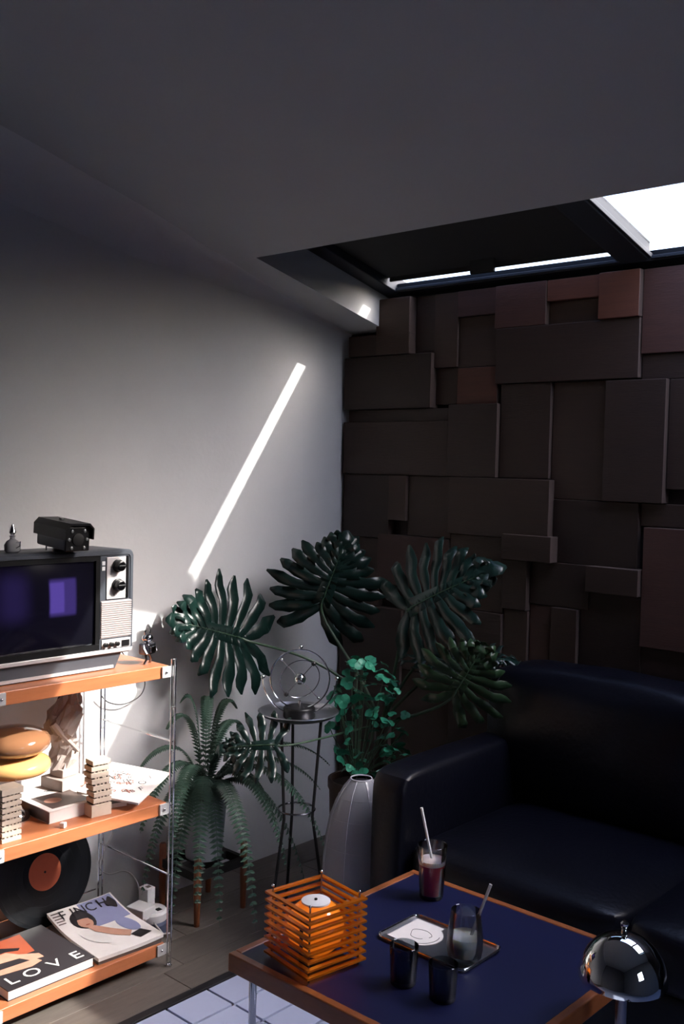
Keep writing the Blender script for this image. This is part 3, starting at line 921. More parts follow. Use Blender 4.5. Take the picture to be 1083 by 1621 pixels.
rings = [ring(0.07, TY0 + 0.06, TY1 - 0.06, TZ0 + 0.03, TZ1 - 0.05, 0.02), ring(0.13, TY0 + 0.035, TY1 - 0.035, TZ0 + 0.012, TZ1 - 0.025, 0.02),
         ring(0.16, TY0 + 0.004, TY1 - 0.004, TZ0, TZ1 - 0.002, 0.016), ring(FX - 0.006, TY0, TY1, TZ0, TZ1, 0.014), ring(FX, TY0 + 0.004, TY1 - 0.004, TZ0 + 0.004, TZ1 - 0.004, 0.012),
         ring(FX, TY0 + 0.012, TY1 - 0.012, TZ0 + 0.012, TZ1 - 0.012, 0.01), ring(FX - 0.012, TY0 + 0.014, TY1 - 0.014, TZ0 + 0.014, TZ1 - 0.014, 0.01)]
vs, fs = [], []
for r_ in rings:
    vs += r_
nn = len(rings[0])
for i in range(len(rings) - 1):
    fs += [(i * nn + k, i * nn + (k + 1) % nn, (i + 1) * nn + (k + 1) % nn, (i + 1) * nn + k) for k in range(nn)]
fs += [tuple(range(nn)), tuple((len(rings) - 1) * nn + k for k in range(nn))]
shell.add(vs, fs).build('cabinet', M_TVGREY, tv, smooth=True)
# picture tube: bulging glass with a dark mask
SY0, SY1, SZ0, SZ1 = TY0 + 0.030, -1.330, TZ0 + 0.030, TZ1 - 0.026
mb = MB()
n1, n2 = 16, 12
for i in range(n1 + 1):
    for j in range(n2 + 1):
        u, v = -1 + 2 * i / n1, -1 + 2 * j / n2
        # squircle outline
        uu = u * (1 - 0.03 * v ** 6)
        vv = v * (1 - 0.04 * u ** 6)
        mb.v.append((FX - 0.010 + 0.014 * (1 - u * u) * (1 - v * v) ** 1, (SY0 + SY1) / 2 + uu * (SY1 - SY0) / 2, (SZ0 + SZ1) / 2 + vv * (SZ1 - SZ0) / 2))
for i in range(n1):
    for j in range(n2):
        a = i * (n2 + 1) + j
        mb.f.append((a, a + n2 + 1, a + n2 + 2, a + 1))
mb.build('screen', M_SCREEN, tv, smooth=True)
fr = MB()
for lo_, hi_ in (((FX - 0.012, TY0 + 0.014, SZ1), (FX - 0.003, SY1 + 0.012, TZ1 - 0.013)), ((FX - 0.012, TY0 + 0.014, TZ0 + 0.014), (FX - 0.002, SY1 + 0.012, SZ0)),
                 ((FX - 0.012, TY0 + 0.014, SZ0), (FX - 0.003, SY0, SZ1)), ((FX - 0.012, SY1, SZ0), (FX - 0.003, SY1 + 0.012, SZ1))):
    fr.box(lo_, hi_)
fr.build('screen_surround', M_BLACK, tv)
B((FX - 0.004, TY0 + 0.006, TZ0 + 0.004), (FX + 0.003, TY1 - 0.006, TZ0 + 0.014), 'chin_strip', M_TVLIGHT, tv, bevel=0.001)
B((FX - 0.012, SY1 + 0.012, TZ0 + 0.014), (FX - 0.002, TY1 - 0.013, TZ1 - 0.013), 'side_panel', M_TVGREY, tv)
pl = B((FX - 0.003, -1.300, TZ0 + 0.146), (FX + 0.001, -1.240, TZ1 - 0.018), 'tuner_plate', M_TVLIGHT, tv, bevel=0.001)
MX = Matrix.Rotation(PI / 2, 4, 'Y')
for z in (1.109, 1.058):
    kn = MB().lathe([(0.017, 0), (0.017, 0.004), (0.014, 0.006), (0.0135, 0.018), (0.011, 0.020)], (0, 0, 0), 24, mtx=Matrix.Translation((FX + 0.001, -1.2665, z)) @ MX).build('tuning_knob', M_BLACK, tv, smooth=True)
    MB().lathe([(0.0105, 0.0201), (0.0105, 0.0212)], (0, 0, 0), 20, mtx=Matrix.Translation((FX + 0.001, -1.2665, z)) @ MX).build('knob_disc', M_CHROME, kn, smooth=True)
    MB().box((FX + 0.021, -1.277, z - 0.0015), (FX + 0.025, -1.256, z + 0.0015), None).build('pointer', M_BLACK, kn)
for z in (1.117, 1.103):
    B((FX - 0.002, -1.314, z - 0.005), (FX + 0.0005, -1.305, z + 0.005), 'maker_badge', M_WHITE, tv)
B((FX - 0.003, -1.236, TZ0 + 0.146), (FX + 0.002, -1.231, TZ1 - 0.016), 'trim_bar', M_BLACK, tv)
gr = B((FX - 0.003, -1.316, TZ0 + 0.044), (FX + 0.000, -1.220, TZ0 + 0.142), 'speaker_grille', M_TVGRILLE, tv)
mb = MB()
for i in range(17):
    z = TZ0 + 0.047 + i * 0.0056
    mb.box((FX - 0.001, -1.315, z), (FX + 0.0022, -1.221, z + 0.0032))
go = mb.build('grille_ribs', M_TVGRILLE, gr)
go['kind'] = 'stuff'
B((FX - 0.003, -1.312, TZ0 + 0.016), (FX + 0.0005, -1.222, TZ0 + 0.040), 'slider_plate', M_TVLIGHT, tv)
for y in (-1.302, -1.284, -1.266):
    MB().lathe([(0.006, 0), (0.006, 0.008), (0.004, 0.009)], (0, 0, 0), 14, mtx=Matrix.Translation((FX, y, TZ0 + 0.027)) @ MX).build('small_knob', M_BLACK, tv, smooth=True)
B((FX - 0.002, -1.250, TZ0 + 0.018), (FX + 0.002, -1.226, TZ0 + 0.034), 'dark_socket', M_BLACK, tv)
# foot: a low splayed stand
st_ = MB().add([(0.10, TY0 + 0.05, 0.835), (0.315, TY0 + 0.05, 0.835), (0.315, TY1 - 0.05, 0.835), (0.10, TY1 - 0.05, 0.835),
                (0.12, TY0 + 0.03, TZ0 + 0.002), (0.318, TY0 + 0.03, TZ0 + 0.002), (0.318, TY1 - 0.032, TZ0 + 0.002), (0.12, TY1 - 0.032, TZ0 + 0.002)],
               [(0, 3, 2, 1), (4, 5, 6, 7), (0, 1, 5, 4), (1, 2, 6, 5), (2, 3, 7, 6), (3, 0, 4, 7)])
st_.build('stand', M_TVGREY, tv, bevel=0.002)
B((0.314, TY0 + 0.06, 0.838), (0.319, TY1 - 0.058, 0.846), 'stand_strip', M_TVLIGHT, tv)

# security camera lying on the television
cc = thing('security_camera', 'black and grey bullet security camera on top of the television', 'camera', (0.305, -1.412, TZ1 + 0.001))
tilt = Matrix.Rotation(math.radians(4), 4, 'Y')
up = Matrix.Translation((0, 0, 0.040)) @ tilt
MB().box((-0.075, -0.036, -0.030), (0.052, 0.036, 0.030), up).build('body', M_CAMGREY, cc, bevel=0.006, bseg=3)
hood = MB().prism([(-0.041, -0.002), (-0.041, 0.026), (-0.028, 0.039), (0.028, 0.039), (0.041, 0.026), (0.041, -0.002), (0.037, -0.002), (0.037, 0.024), (0.026, 0.034), (-0.026, 0.034), (-0.037, 0.024), (-0.037, -0.002)], -0.082, 0.066,
                  up @ Matrix(((0, 0, 1, 0), (1, 0, 0, 0), (0, 1, 0, 0), (0, 0, 0, 1))))
hood.build('sun_hood', M_BLACK, cc)
face = MB().box((0.050, -0.035, -0.032), (0.057, 0.035, 0.030), up).build('front_glass', M_BLACK, cc, bevel=0.004)
for yy, zz in ((-0.018, 0.019), (0.018, 0.019), (-0.026, -0.002), (0.026, -0.002), (-0.018, -0.023), (0.018, -0.023)):
    MB().lathe([(0.0048, 0), (0.0042, 0.0025), (0.0018, 0.0038)], (0, 0, 0), 12, mtx=up @ Matrix.Translation((0.0565, yy, zz)) @ MX).build('infrared_lamp', M_LED, face, smooth=True)
MB().lathe([(0.016, 0), (0.016, 0.003), (0.011, 0.005)], (0, 0, 0), 24, mtx=up @ Matrix.Translation((0.0565, 0, -0.002)) @ MX).build('lens', M_BLACKM, face, smooth=True)
MB().lathe([(0.026, 0), (0.026, 0.006), (0.01, 0.009), (0.01, 0.014)], (-0.012, 0, 0), 20).build('mount_foot', M_BLACK, cc, smooth=True)
MB().tube([(-0.055, -0.02, 0), (-0.055, -0.02, 0.015)], 0.002, 8).build('support_pin', M_STEEL, cc, smooth=True)
MB().lathe([(0.006, 0), (0.006, 0.004)], (0, 0, 0), 12, mtx=up @ Matrix.Translation((-0.02, 0, 0.039))).build('screw_cap', M_LED, cc, smooth=True)

# small glass decanter on the television
de = thing('glass_decanter', 'tiny clear glass decanter with a pointed stopper on the television', 'decanter', (0.255, -1.530, TZ1 + 0.0005))
MB().lathe([(0.014, 0), (0.019, 0.004), (0.020, 0.018), (0.014, 0.028), (0.006, 0.033), (0.006, 0.039), (0.009, 0.041)], (0, 0, 0), 20).build('bottle', M_FROST, de, smooth=True)
MB().lathe([(0.004, 0.038), (0.005, 0.045), (0.009, 0.050), (0.007, 0.058), (0.002, 0.070)], (0, 0, 0), 14).build('stopper', M_CHROME, de, smooth=True)
MB().tube([(0.018, 0.0, 0.012), (0.028, 0.004, 0.018), (0.030, 0.004, 0.028), (0.018, 0.001, 0.026)], 0.0018, 6).build('handle', M_CHROME, de, smooth=True)

# little metal figure at the end of the top shelf
fg = thing('metal_figurine', 'small dark chrome figurine on splayed legs at the end of the top shelf', 'figurine', (0.318, -1.160, SHZ[2]), math.radians(25))
fg.scale = (1.22, 1.22, 1.1)
for sy in (-1, 1):
    MB().tube([(0, sy * 0.013, 0.0), (0.004, sy * 0.010, 0.012), (0, sy * 0.008, 0.026)], 0.003, 8).build('leg', M_STEEL, fg, smooth=True)
MB().box((-0.013, -0.018, 0.024), (0.013, 0.018, 0.052)).build('body', M_STEEL, fg, bevel=0.004, bseg=3)
MB().box((0.0132, -0.012, 0.030), (0.016, 0.012, 0.044)).build('chest_plate', M_CHROME, fg, bevel=0.001)
for sy in (-1, 1):
    MB().tube([(0, sy * 0.018, 0.048), (0.004, sy * 0.024, 0.040), (0.010, sy * 0.023, 0.028)], 0.0035, 8).build('arm', M_STEEL, fg, smooth=True)
MB().ball((0.0, 0, 0.064), 0.0125, 16, 10, (1, 1.05, 0.95)).build('head', M_CHROME, fg, smooth=True)
for sy in (-1, 1):
    MB().tube([(0, sy * 0.009, 0.071), (0, sy * 0.012, 0.080), (0, sy * 0.009, 0.084)], 0.0018, 6).build('ear', M_CHROME, fg, smooth=True)

# ------------------------------------------------------------------ things on the middle shelf
S2 = SHZ[1]
tl = thing('table_lamp', 'brown and honey glass table lamp of two flattened bulbs on a chrome stem', 'lamp', (0.212, -1.497, S2))
MB().lathe([(0.044, 0), (0.044, 0.004), (0.039, 0.016), (0.022, 0.030), (0.010, 0.036)], (0, 0, 0), 32).build('base', M_CHROME, tl, smooth=True)
MB().lathe([(0.0075, 0.03), (0.0075, 0.125)], (0, 0, 0), 16).build('stem', M_CHROME, tl, smooth=True)


def lobe(z0, z1, r, p=2.4, n=16):
    c, h = (z0 + z1) / 2, (z1 - z0) / 2
    out = []
    for i in range(n + 1):
        t = -PI / 2 + PI * i / n
        cs, sn = math.cos(t), math.sin(t)
        out.append((max(0.001, r * abs(cs) ** (2 / p)), c + h * (1 if sn > 0 else -1) * abs(sn) ** (2 / p)))
    return out


MB().lathe(lobe(0.112, 0.172, 0.094), (0, 0, 0), 40).build('lower_shade', M_LAMPLOW, tl, smooth=True)
MB().lathe(lobe(0.164, 0.240, 0.093, 2.2), (0, 0, 0), 40).build('upper_shade', M_LAMPTOP, tl, smooth=True)
MB().tube([(0.04, -0.03, 0.02), (0.02, -0.07, 0.05), (-0.05, -0.06, 0.07), (-0.09, 0.0, 0.05), (-0.11, 0.03, 0.02)], 0.0028, 8).build('power_cord', M_CABLEB, tl, smooth=True)

bk = thing('thick_book', 'thick white book with a dark photo cover under the plaster statuette', 'book', (0.208, -1.366, S2), math.radians(0))
B((-0.098, -0.083, 0.002), (0.098, 0.081, 0.030), 'pages', M_PAPER, bk)
B((-0.10, -0.085, 0), (0.10, 0.085, 0.002), 'back_cover', M_PAPER, bk)
cvv = B((-0.10, -0.085, 0.030), (0.10, 0.085, 0.032), 'front_cover', M_PAPER, bk)
B((-0.10, -0.085, 0.002), (0.10, -0.083, 0.030), 'spine', M_PRINTDARK, bk)
B((-0.02, -0.066, 0.0321), (0.086, 0.050, 0.0324), 'cover_photo', M_PRINTDARK, cvv)
MB().ball((0.03, -0.03, 0.0324), 0.02, 14, 6, (1, 1.2, 0.01)).build('cover_figure', M_PRINTSKIN, cvv)
text_mesh('SILVER', 0.020, 'lettering', M_PRINTBLACK, cvv, Matrix.Translation((-0.045, 0.02, 0.0324)) @ Matrix.Rotation(PI / 2, 4, 'Z'))

# plaster statuette: stacked sections give the twisted torso
pb = thing('plaster_statuette', 'pale plaster twisted torso statuette on a square plinth', 'statuette', (0.152, -1.312, S2 + 0.0325), math.radians(10))
B((-0.042, -0.040, 0), (0.042, 0.040, 0.030), 'plinth', M_PLASTER, pb, bevel=0.002)
B((-0.026, -0.024, 0.030), (0.026, 0.026, 0.052), 'plinth_block', M_PLASTER, pb, bevel=0.003)
secs = [(0.050, 0, 0.002, 0.020, 0.024, 0), (0.072, 0, 0.006, 0.020, 0.028, 0.2), (0.092, 0, 0.008, 0.022, 0.026, 0.4), (0.112, 0.002, 0.000, 0.024, 0.022, 0.6), (0.132, 0.003, -0.008, 0.026, 0.026, 0.8),
        (0.152, 0.003, -0.010, 0.029, 0.032, 0.9), (0.172, 0.003, -0.006, 0.031, 0.036, 1.0), (0.192, 0.002, 0.000, 0.030, 0.036, 1.0), (0.210, 0, 0.008, 0.028, 0.032, 0.9), (0.226, 0, 0.014, 0.024, 0.026, 0.7), (0.242, 0, 0.018, 0.018, 0.019, 0.5), (0.262, 0, 0.020, 0.016, 0.017, 0.4), (0.276, 0, 0.020, 0.014, 0.014, 0.4)]
mb = MB()
sg = 20
for z, cx, cy, rx, ry, tw in secs:
    for k in range(sg):
        a = 2 * PI * k / sg
        f = 1 + 0.16 * math.sin(2 * a + tw * 3) + 0.11 * math.sin(3 * a + z * 110) + 0.09 * math.sin(5 * a - z * 160)
        x, y = rx * f * math.cos(a + tw), ry * f * math.sin(a + tw)
        mb.v.append((cx + 1.25 * x, 1.2 * cy + 1.3 * y, z))
for i in range(len(secs) - 1):
    mb.f += [(i * sg + k, i * sg + (k + 1) % sg, (i + 1) * sg + (k + 1) % sg, (i + 1) * sg + k) for k in range(sg)]
mb.f += [tuple(range(sg)), tuple((len(secs) - 1) * sg + k for k in range(sg))]
rj = random.Random(9)
mb.v = [(x + rj.uniform(-0.004, 0.004), y + rj.uniform(-0.005, 0.005), z + (rj.uniform(-0.005, 0.005) if 0.06 < z < 0.27 else 0)) for x, y, z in mb.v]
mb.build('torso', M_PLASTER, pb)
MB().tube([(0.016, -0.052, 0.185), (0.030, -0.030, 0.150), (0.034, 0.000, 0.120), (0.028, 0.028, 0.096)], 0.010, 7, r1=0.005).build('drapery_fold', M_PLASTER, pb)
MB().tube([(0.022, -0.030, 0.135), (0.030, -0.010, 0.160), (0.028, 0.015, 0.185), (0.018, 0.034, 0.205)], 0.009, 10, r1=0.007).build('drapery_fold', M_PLASTER, pb, smooth=True)
MB().tube([(0.0, -0.036, 0.200), (0.004, -0.044, 0.178), (0.012, -0.036, 0.152)], 0.010, 10, r1=0.007).build('arm_stump', M_PLASTER, pb, smooth=True)


def model_tower(label, loc, rz, w, d, n, h, twist, top):
    t = thing('model_tower', label, 'model building', loc, rz, 'miniature tower models')
    z = 0.0
    for i in range(n):
        big = (i == 0 and not top) or (i == n - 1 and top)
        dx = twist * math.sin(i * 0.9)
        hh = h * (1.9 if (i == 0 and not top) else (1.1 if big else 0.74))
        e = 0.003 if big else 0.0
        B((-w / 2 - e + dx, -d / 2 - e + dx * 0.6, z), (w / 2 + e + dx, d / 2 + e + dx * 0.6, z + hh), 'storey', M_BEIGE, t, bevel=0.001, bseg=1)
        z += hh
        if i < n - 1:
            r = MB().box((-w / 2 + 0.004 + dx, -d / 2 + 0.004 + dx * 0.6, z), (w / 2 - 0.004 + dx, d / 2 - 0.004 + dx * 0.6, z + h * 0.26)).build('window_row', M_DARKROW, t)
            for k in range(4):
                yy = -d / 2 + 0.006 + (d - 0.012) * (k + random.random() * 0.5) / 4
                B((w / 2 - 0.004 + dx, yy + dx * 0.6, z), (w / 2 - 0.001 + dx, yy + 0.005 + dx * 0.6, z + h * 0.26), 'pier', M_BEIGE, r)
            z += h * 0.26
    return t


model_tower('straight beige miniature tower with a wide flat top slab near the lamp', (0.330, -1.578, S2), 0.0, 0.040, 0.052, 9, 0.0145, 0.0, True)
model_tower('zigzag beige miniature tower in front of the tilted magazine', (0.325, -1.318, S2), math.radians(-6), 0.040, 0.052, 8, 0.0165, 0.004, False)

mg = thing('tilted_magazine', 'white magazine with jumbled orange and black letters on the middle shelf', 'magazine', (0.258, -1.184, S2), math.radians(-60))
tm = Matrix.Translation((0, 0, 0.035)) @ Matrix.Rotation(math.radians(-5), 4, 'X') @ Matrix.Rotation(math.radians(5), 4, 'Y')
MB().box((-0.108, -0.088, 0.0), (0.108, 0.088, 0.005), tm).build('pages', M_PAPER, mg)
mgc = MB().box((-0.1085, -0.0885, 0.0051), (0.1085, 0.0885, 0.0058), tm).build('cover', M_PAPER, mg)
letters = 'GRAFZINEBOLDARTS'
for k in range(34):
    xx = -0.06 + 0.13 * random.random()
    yy = -0.06 + 0.12 * random.random()
    text_mesh(letters[k % len(letters)], 0.020 + 0.012 * random.random(), 'letter', [M_PRINTBLACK, M_PRINTRUST, M_PRINTDARK][k % 3], mgc,
              tm @ Matrix.Translation((xx, yy, 0.0061)) @ Matrix.Rotation(2.6 + random.uniform(-0.5, 0.5), 4, 'Z'), 0.0001)
sb = thing('small_box', 'small dark and white box under the edge of the tilted magazine', 'box', (0.305, -1.247, S2), math.radians(-15))
B((-0.016, -0.026, 0), (0.016, 0.026, 0.012), 'body', M_WHITE, sb, bevel=0.001)
B((-0.0165, -0.0265, 0.0121), (0.0165, 0.0265, 0.0150), 'lid', M_BLACK, sb, bevel=0.001)
dc = B((-0.007, -0.007, 0), (0.007, 0.007, 0.014), 'white_cube', M_WHITE, None, bevel=0.002)
dc.location = (0.352, -1.438, S2)
dc.rotation_euler = (0, 0, 0.5)
tag(dc, 'tiny white cube by the front edge of the middle shelf', 'cube')

# ------------------------------------------------------------------ things on the bottom shelf
S3 = SHZ[0]
rec = thing('vinyl_record', 'black vinyl record with an orange label leaning behind the bottom shelf books', 'record', (0.054, -1.303, S3))
lean = Matrix.Translation((0, 0, 0.152)) @ Matrix.Rotation(math.radians(-8), 4, 'Y') @ MX
MB().lathe([(0.152, -0.001), (0.152, 0.001)], (0, 0, 0), 72, mtx=lean).build('disc', M_VINYL, rec)
gm = MB()
lb = MB().lathe([(0.051, 0.001), (0.051, 0.0014)], (0, 0, 0), 40, mtx=lean).build('centre_label', M_ORANGELABEL, rec)
MB().lathe([(0.0035, 0.0014), (0.0035, 0.0018)], (0, 0, 0), 12, mtx=lean).build('spindle_hole', M_PRINTBLACK, lb)
for r in (0.070, 0.095, 0.120, 0.142):
    MB().tube([lean @ Vector((r * math.cos(a), r * math.sin(a), 0.001)) for a in [i * 2 * PI / 72 for i in range(72)]], 0.0003, 4, closed=True).build('groove_band', M_VINYL, rec)

lv = thing('love_book', 'thick black book with white LOVE lettering on the bottom shelf', 'book', (0.228, -1.462, S3))
B((-0.128, -0.122, 0.002), (0.124, 0.118, 0.024), 'pages', M_PAPER, lv)
B((-0.13, -0.124, 0), (0.126, 0.122, 0.002), 'back_cover', M_COVERBLACK, lv)
lc = B((-0.13, -0.124, 0.024), (0.126, 0.122, 0.0265), 'front_cover', M_COVERBLACK, lv)
for ch, yy in (('L', -0.092), ('O', -0.036), ('V', 0.030), ('E', 0.092)):
    text_mesh(ch, 0.055, 'letter', M_PRINTWHITE, lc, Matrix.Translation((0.088, yy, 0.0268)) @ Matrix.Rotation(PI / 2, 4, 'Z'), sx=1.1)


def flat(name, pts, z, m, parent, h=0.0002):
    return MB().prism(pts, z, z + h).build(name, m, parent)


flat('cover_photo', [(-0.12, -0.115), (-0.01, -0.115), (-0.01, 0.03), (-0.12, 0.05)], 0.0266, M_PRINTRUST, lc)
flat('cover_figure', [(-0.09, -0.11), (-0.05, -0.11), (-0.055, -0.03), (-0.04, 0.0), (-0.05, 0.01), (-0.09, -0.04)], 0.0269, M_PRINTBLACK, lc)
flat('cover_figure', [(-0.05, -0.11), (-0.015, -0.11), (0.00, -0.02), (0.03, -0.005), (0.035, 0.03), (0.01, 0.03), (-0.02, -0.01), (-0.05, -0.03)], 0.0270, M_PRINTSKIN, lc)
flat('cover_figure', [(0.02, -0.11), (0.045, -0.11), (0.06, -0.02), (0.05, 0.015), (0.03, 0.01)], 0.0271, M_PRINTSKIN, lc)

ma = thing('fashion_magazine', 'curled fashion magazine with a portrait cover on the bottom shelf', 'magazine', (0.228, -1.222, S3), math.radians(-4))


def curl(x, y):
    """height of the magazine sheet: its wall side curls up"""
    s = max(0.0, (-x + 0.02) / 0.19)
    return 0.020 + 0.034 * s * s + 0.006 * max(0, (y) / 0.11) ** 2


def sheet(x0, x1, y0, y1, dz0, dz1, name, m, parent, nx=16, ny=8, outline=None):
    mb = MB()
    pts = []
    for i in range(nx + 1):
        for j in range(ny + 1):
            x, y = x0 + (x1 - x0) * i / nx, y0 + (y1 - y0) * j / ny
            pts.append((x, y))
    for x, y in pts:
        mb.v.append((x, y, curl(x, y) + dz1))
    for x, y in pts:
        mb.v.append((x, y, curl(x, y) + dz0))
    N_ = len(pts)
    k = ny + 1
    for i in range(nx):
        for j in range(ny):
            a = i * k + j
            mb.f.append((a, a + k, a + k + 1, a + 1))
            mb.f.append((N_ + a, N_ + a + 1, N_ + a + k + 1, N_ + a + k))
    edge = [j for j in range(k)] + [i * k + ny for i in range(1, nx + 1)] + [nx * k + j for j in range(ny - 1, -1, -1)] + [i * k for i in range(nx - 1, 0, -1)]
    for q in range(len(edge)):
        a, b = edge[q], edge[(q + 1) % len(edge)]
        mb.f.append((a, b, N_ + b, N_ + a))
    return mb.build(name, m, parent, smooth=True)


B((-0.134, -0.098, 0), (0.136, 0.096, 0.010), 'lower_issue', M_PRINTDARK, ma)
sheet(-0.139, 0.139, -0.100, 0.100, -0.010, -0.001, 'pages', M_PAPER, ma)
mc = sheet(-0.140, 0.140, -0.101, 0.101, -0.0008, 0.0, 'cover', M_PAPER, ma)
sheet(-0.137, -0.02, -0.01, 0.096, 0.0002, 0.0005, 'blue_panel', M_PRINTBLUE, mc)


def decal(name, pts, m, dz=0.0007):
    vs = [(x, y, curl(x, y) + dz) for x, y in pts]
    return MB().add(vs + [(x, y, z - 0.0004) for x, y, z in vs], [tuple(range(len(vs))), tuple(range(2 * len(vs) - 1, len(vs) - 1, -1))]).build(name, m, mc, recalc=False)


def blob(cx, cy, rx, ry, n=18, rot=0.0, k=0.0):
    out = []
    for i in range(n):
        a = 2 * PI * i / n
        x, y = rx * math.cos(a) * (1 + k * math.sin(3 * a)), ry * math.sin(a)
        out.append((cx + x * math.cos(rot) - y * math.sin(rot), cy + x * math.sin(rot) + y * math.cos(rot)))
    return out


decal('hair_print', blob(-0.068, -0.028, 0.046, 0.034, k=0.06), M_PRINTBLACK, 0.0009)
decal('face_print', blob(-0.060, -0.028, 0.034, 0.022), M_PRINTSKIN, 0.0013)
decal('neck_print', [(-0.03, -0.035), (0.00, -0.030), (0.05, 0.00), (0.085, 0.03), (0.06, 0.05), (0.02, 0.02), (-0.03, -0.015)], M_PRINTSKIN, 0.0015)
decal('dress_print', blob(0.03, -0.045, 0.055, 0.024, rot=0.3), M_PRINTWHITE, 0.0017)
decal('eye_print', blob(-0.066, -0.036, 0.003, 0.005, 8), M_PRINTBLACK, 0.0016)
decal('eye_print', blob(-0.064, -0.020, 0.003, 0.005, 8), M_PRINTBLACK, 0.0016)
decal('mouth_print', blob(-0.042, -0.027, 0.003, 0.007, 8), M_PRINTRUST, 0.0016)
for q in range(5):
    decal('text_line', [(-0.128 + 0.012 * q, -0.096), (-0.124 + 0.012 * q, -0.096), (-0.124 + 0.012 * q, -0.074 + 0.003 * (q % 2)), (-0.128 + 0.012 * q, -0.074 + 0.003 * (q % 2))], M_PRINTDARK, 0.0016)
decal('black_label', [(0.078, 0.035), (0.112, 0.045), (0.105, 0.085), (0.07, 0.07)], M_PRINTBLACK, 0.0019)
decal('grey_print', blob(0.02, 0.062, 0.05, 0.022, rot=0.1), M_PRINTBLUE, 0.0011)
for ch, yy in zip('FINCH', (-0.066, -0.036, -0.012, 0.020, 0.058)):
    text_mesh(ch, 0.052, 'letter', M_PRINTBLACK, mc, Matrix.Translation((-0.110, yy, curl(-0.110, yy) + 0.0016)) @ Matrix.Rotation(math.radians(15), 4, 'Y') @ Matrix.Rotation(PI / 2, 4, 'Z'), sx=0.85)
decal('flower_print', blob(-0.10, 0.078, 0.022, 0.016, k=0.4), M_PRINTBLACK, 0.0021)

# ------------------------------------------------------------------ plugs and cables beside the shelf
pr = thing('cable_reel', 'round slate cable reel stacked with white plug adapters on the floor', 'cable reel', (0.175, -1.030, 0))
MB().lathe([(0.050, 0), (0.056, 0.006), (0.056, 0.034), (0.050, 0.040)], (0, 0, 0), 32).build('reel', M_NAVYCLOTH, pr, smooth=True)
MB().lathe([(0.044, 0.040), (0.046, 0.043), (0.046, 0.062), (0.040, 0.068)], (0.004, 0.008, 0), 32).build('socket_top', M_WHITE, pr, smooth=True)
B((0.014, 0.010, 0.0682), (0.030, 0.026, 0.0692), 'socket_hole', M_BLACK, pr)
ad = MB().box((-0.035, -0.060, 0.058), (0.030, -0.004, 0.090), Matrix.Rotation(0.2, 4, 'Z')).build('adapter', M_WHITE, pr, bevel=0.003)
MB().tube([(0.036, -0.045, 0.064), (0.046, -0.047, 0.062)], 0.004, 8).build('plug_pin', M_CABLEW, ad, smooth=True)
ad2 = MB().box((-0.045, 0.002, 0.070), (-0.008, 0.034, 0.122), Matrix.Rotation(0.15, 4, 'Z')).build('adapter', M_WHITE, pr, bevel=0.002)
B((-0.033, 0.010, 0.1222), (-0.020, 0.024, 0.1230), 'adapter_mark', M_PRINTDARK, ad2)
MB().tube([(0.050, -0.02, 0.050), (0.068, 0.0, 0.016), (0.066, 0.03, 0.008), (0.052, 0.045, 0.012), (0.030, 0.058, 0.030)], 0.0025, 8).build('cord', M_CABLEW, pr, smooth=True)



def smooth_path(pts, n=6):
    P_ = [Vector(p) for p in pts]
    out = []
    for i in range(len(P_) - 1):
        a, b, c, d = P_[max(i - 1, 0)], P_[i], P_[i + 1], P_[min(i + 2, len(P_) - 1)]
        for k in range(n):
            t = k / n
            out.append(0.5 * ((2 * b) + (c - a) * t + (2 * a - 5 * b + 4 * c - d) * t * t + (3 * b - a - 3 * c + d) * t ** 3))
    out.append(P_[-1])
    return out


c1 = MB().tube(smooth_path([(0.02, -1.03, 0.40), (0.022, -1.05, 0.31), (0.03, -1.059, 0.258), (0.03, -1.081, 0.229), (0.03, -1.105, 0.178), (0.03, -1.071, 0.142), (0.04, -1.020, 0.140), (0.055, -0.990, 0.110), (0.085, -0.990, 0.06), (0.112, -1.015, 0.045)]), 0.0022, 8).build('white_cable', M_CABLEW, None, smooth=True)
tag(c1, 'thin white cable running down the wall to the plug adapters', 'cable')
c2 = MB().tube(smooth_path([(0.02, -1.05, 0.835), (0.02, -0.999, 0.775), (0.02, -0.952, 0.730), (0.02, -0.941, 0.694), (0.02, -0.962, 0.662), (0.02, -1.02, 0.648), (0.02, -1.073, 0.662), (0.02, -1.1, 0.687)]), 0.0018, 8).build('loop_cable', M_CABLEB, None, smooth=True)
tag(c2, 'thin dark cable looped on the sunlit wall under the top shelf', 'cable')
c3 = MB().tube(smooth_path([(0.03, -1.19, 0.80), (0.04, -1.26, 0.70), (0.06, -1.32, 0.62), (0.07, -1.40, 0.52), (0.075, -1.43, S2 + 0.003)]), 0.0028, 8).build('black_cable', M_CABLEB, None, smooth=True)
tag(c3, 'black cable slanting down behind the brown table lamp', 'cable')

# ------------------------------------------------------------------ plants
def frame(base, tip, normal):
    """matrix: local y from base to tip, local z towards the given normal"""
    b, t = Vector(base), Vector(tip)
    y = (t - b)
    L = y.length
    y.normalize()
    z = Vector(normal)
    z = (z - y * z.dot(y)).normalized()
    x = y.cross(z)
    m = Matrix.Identity(4)
    for i in range(3):
        m[i][0], m[i][1], m[i][2], m[i][3] = x[i], y[i], z[i], b[i]
    return m, L


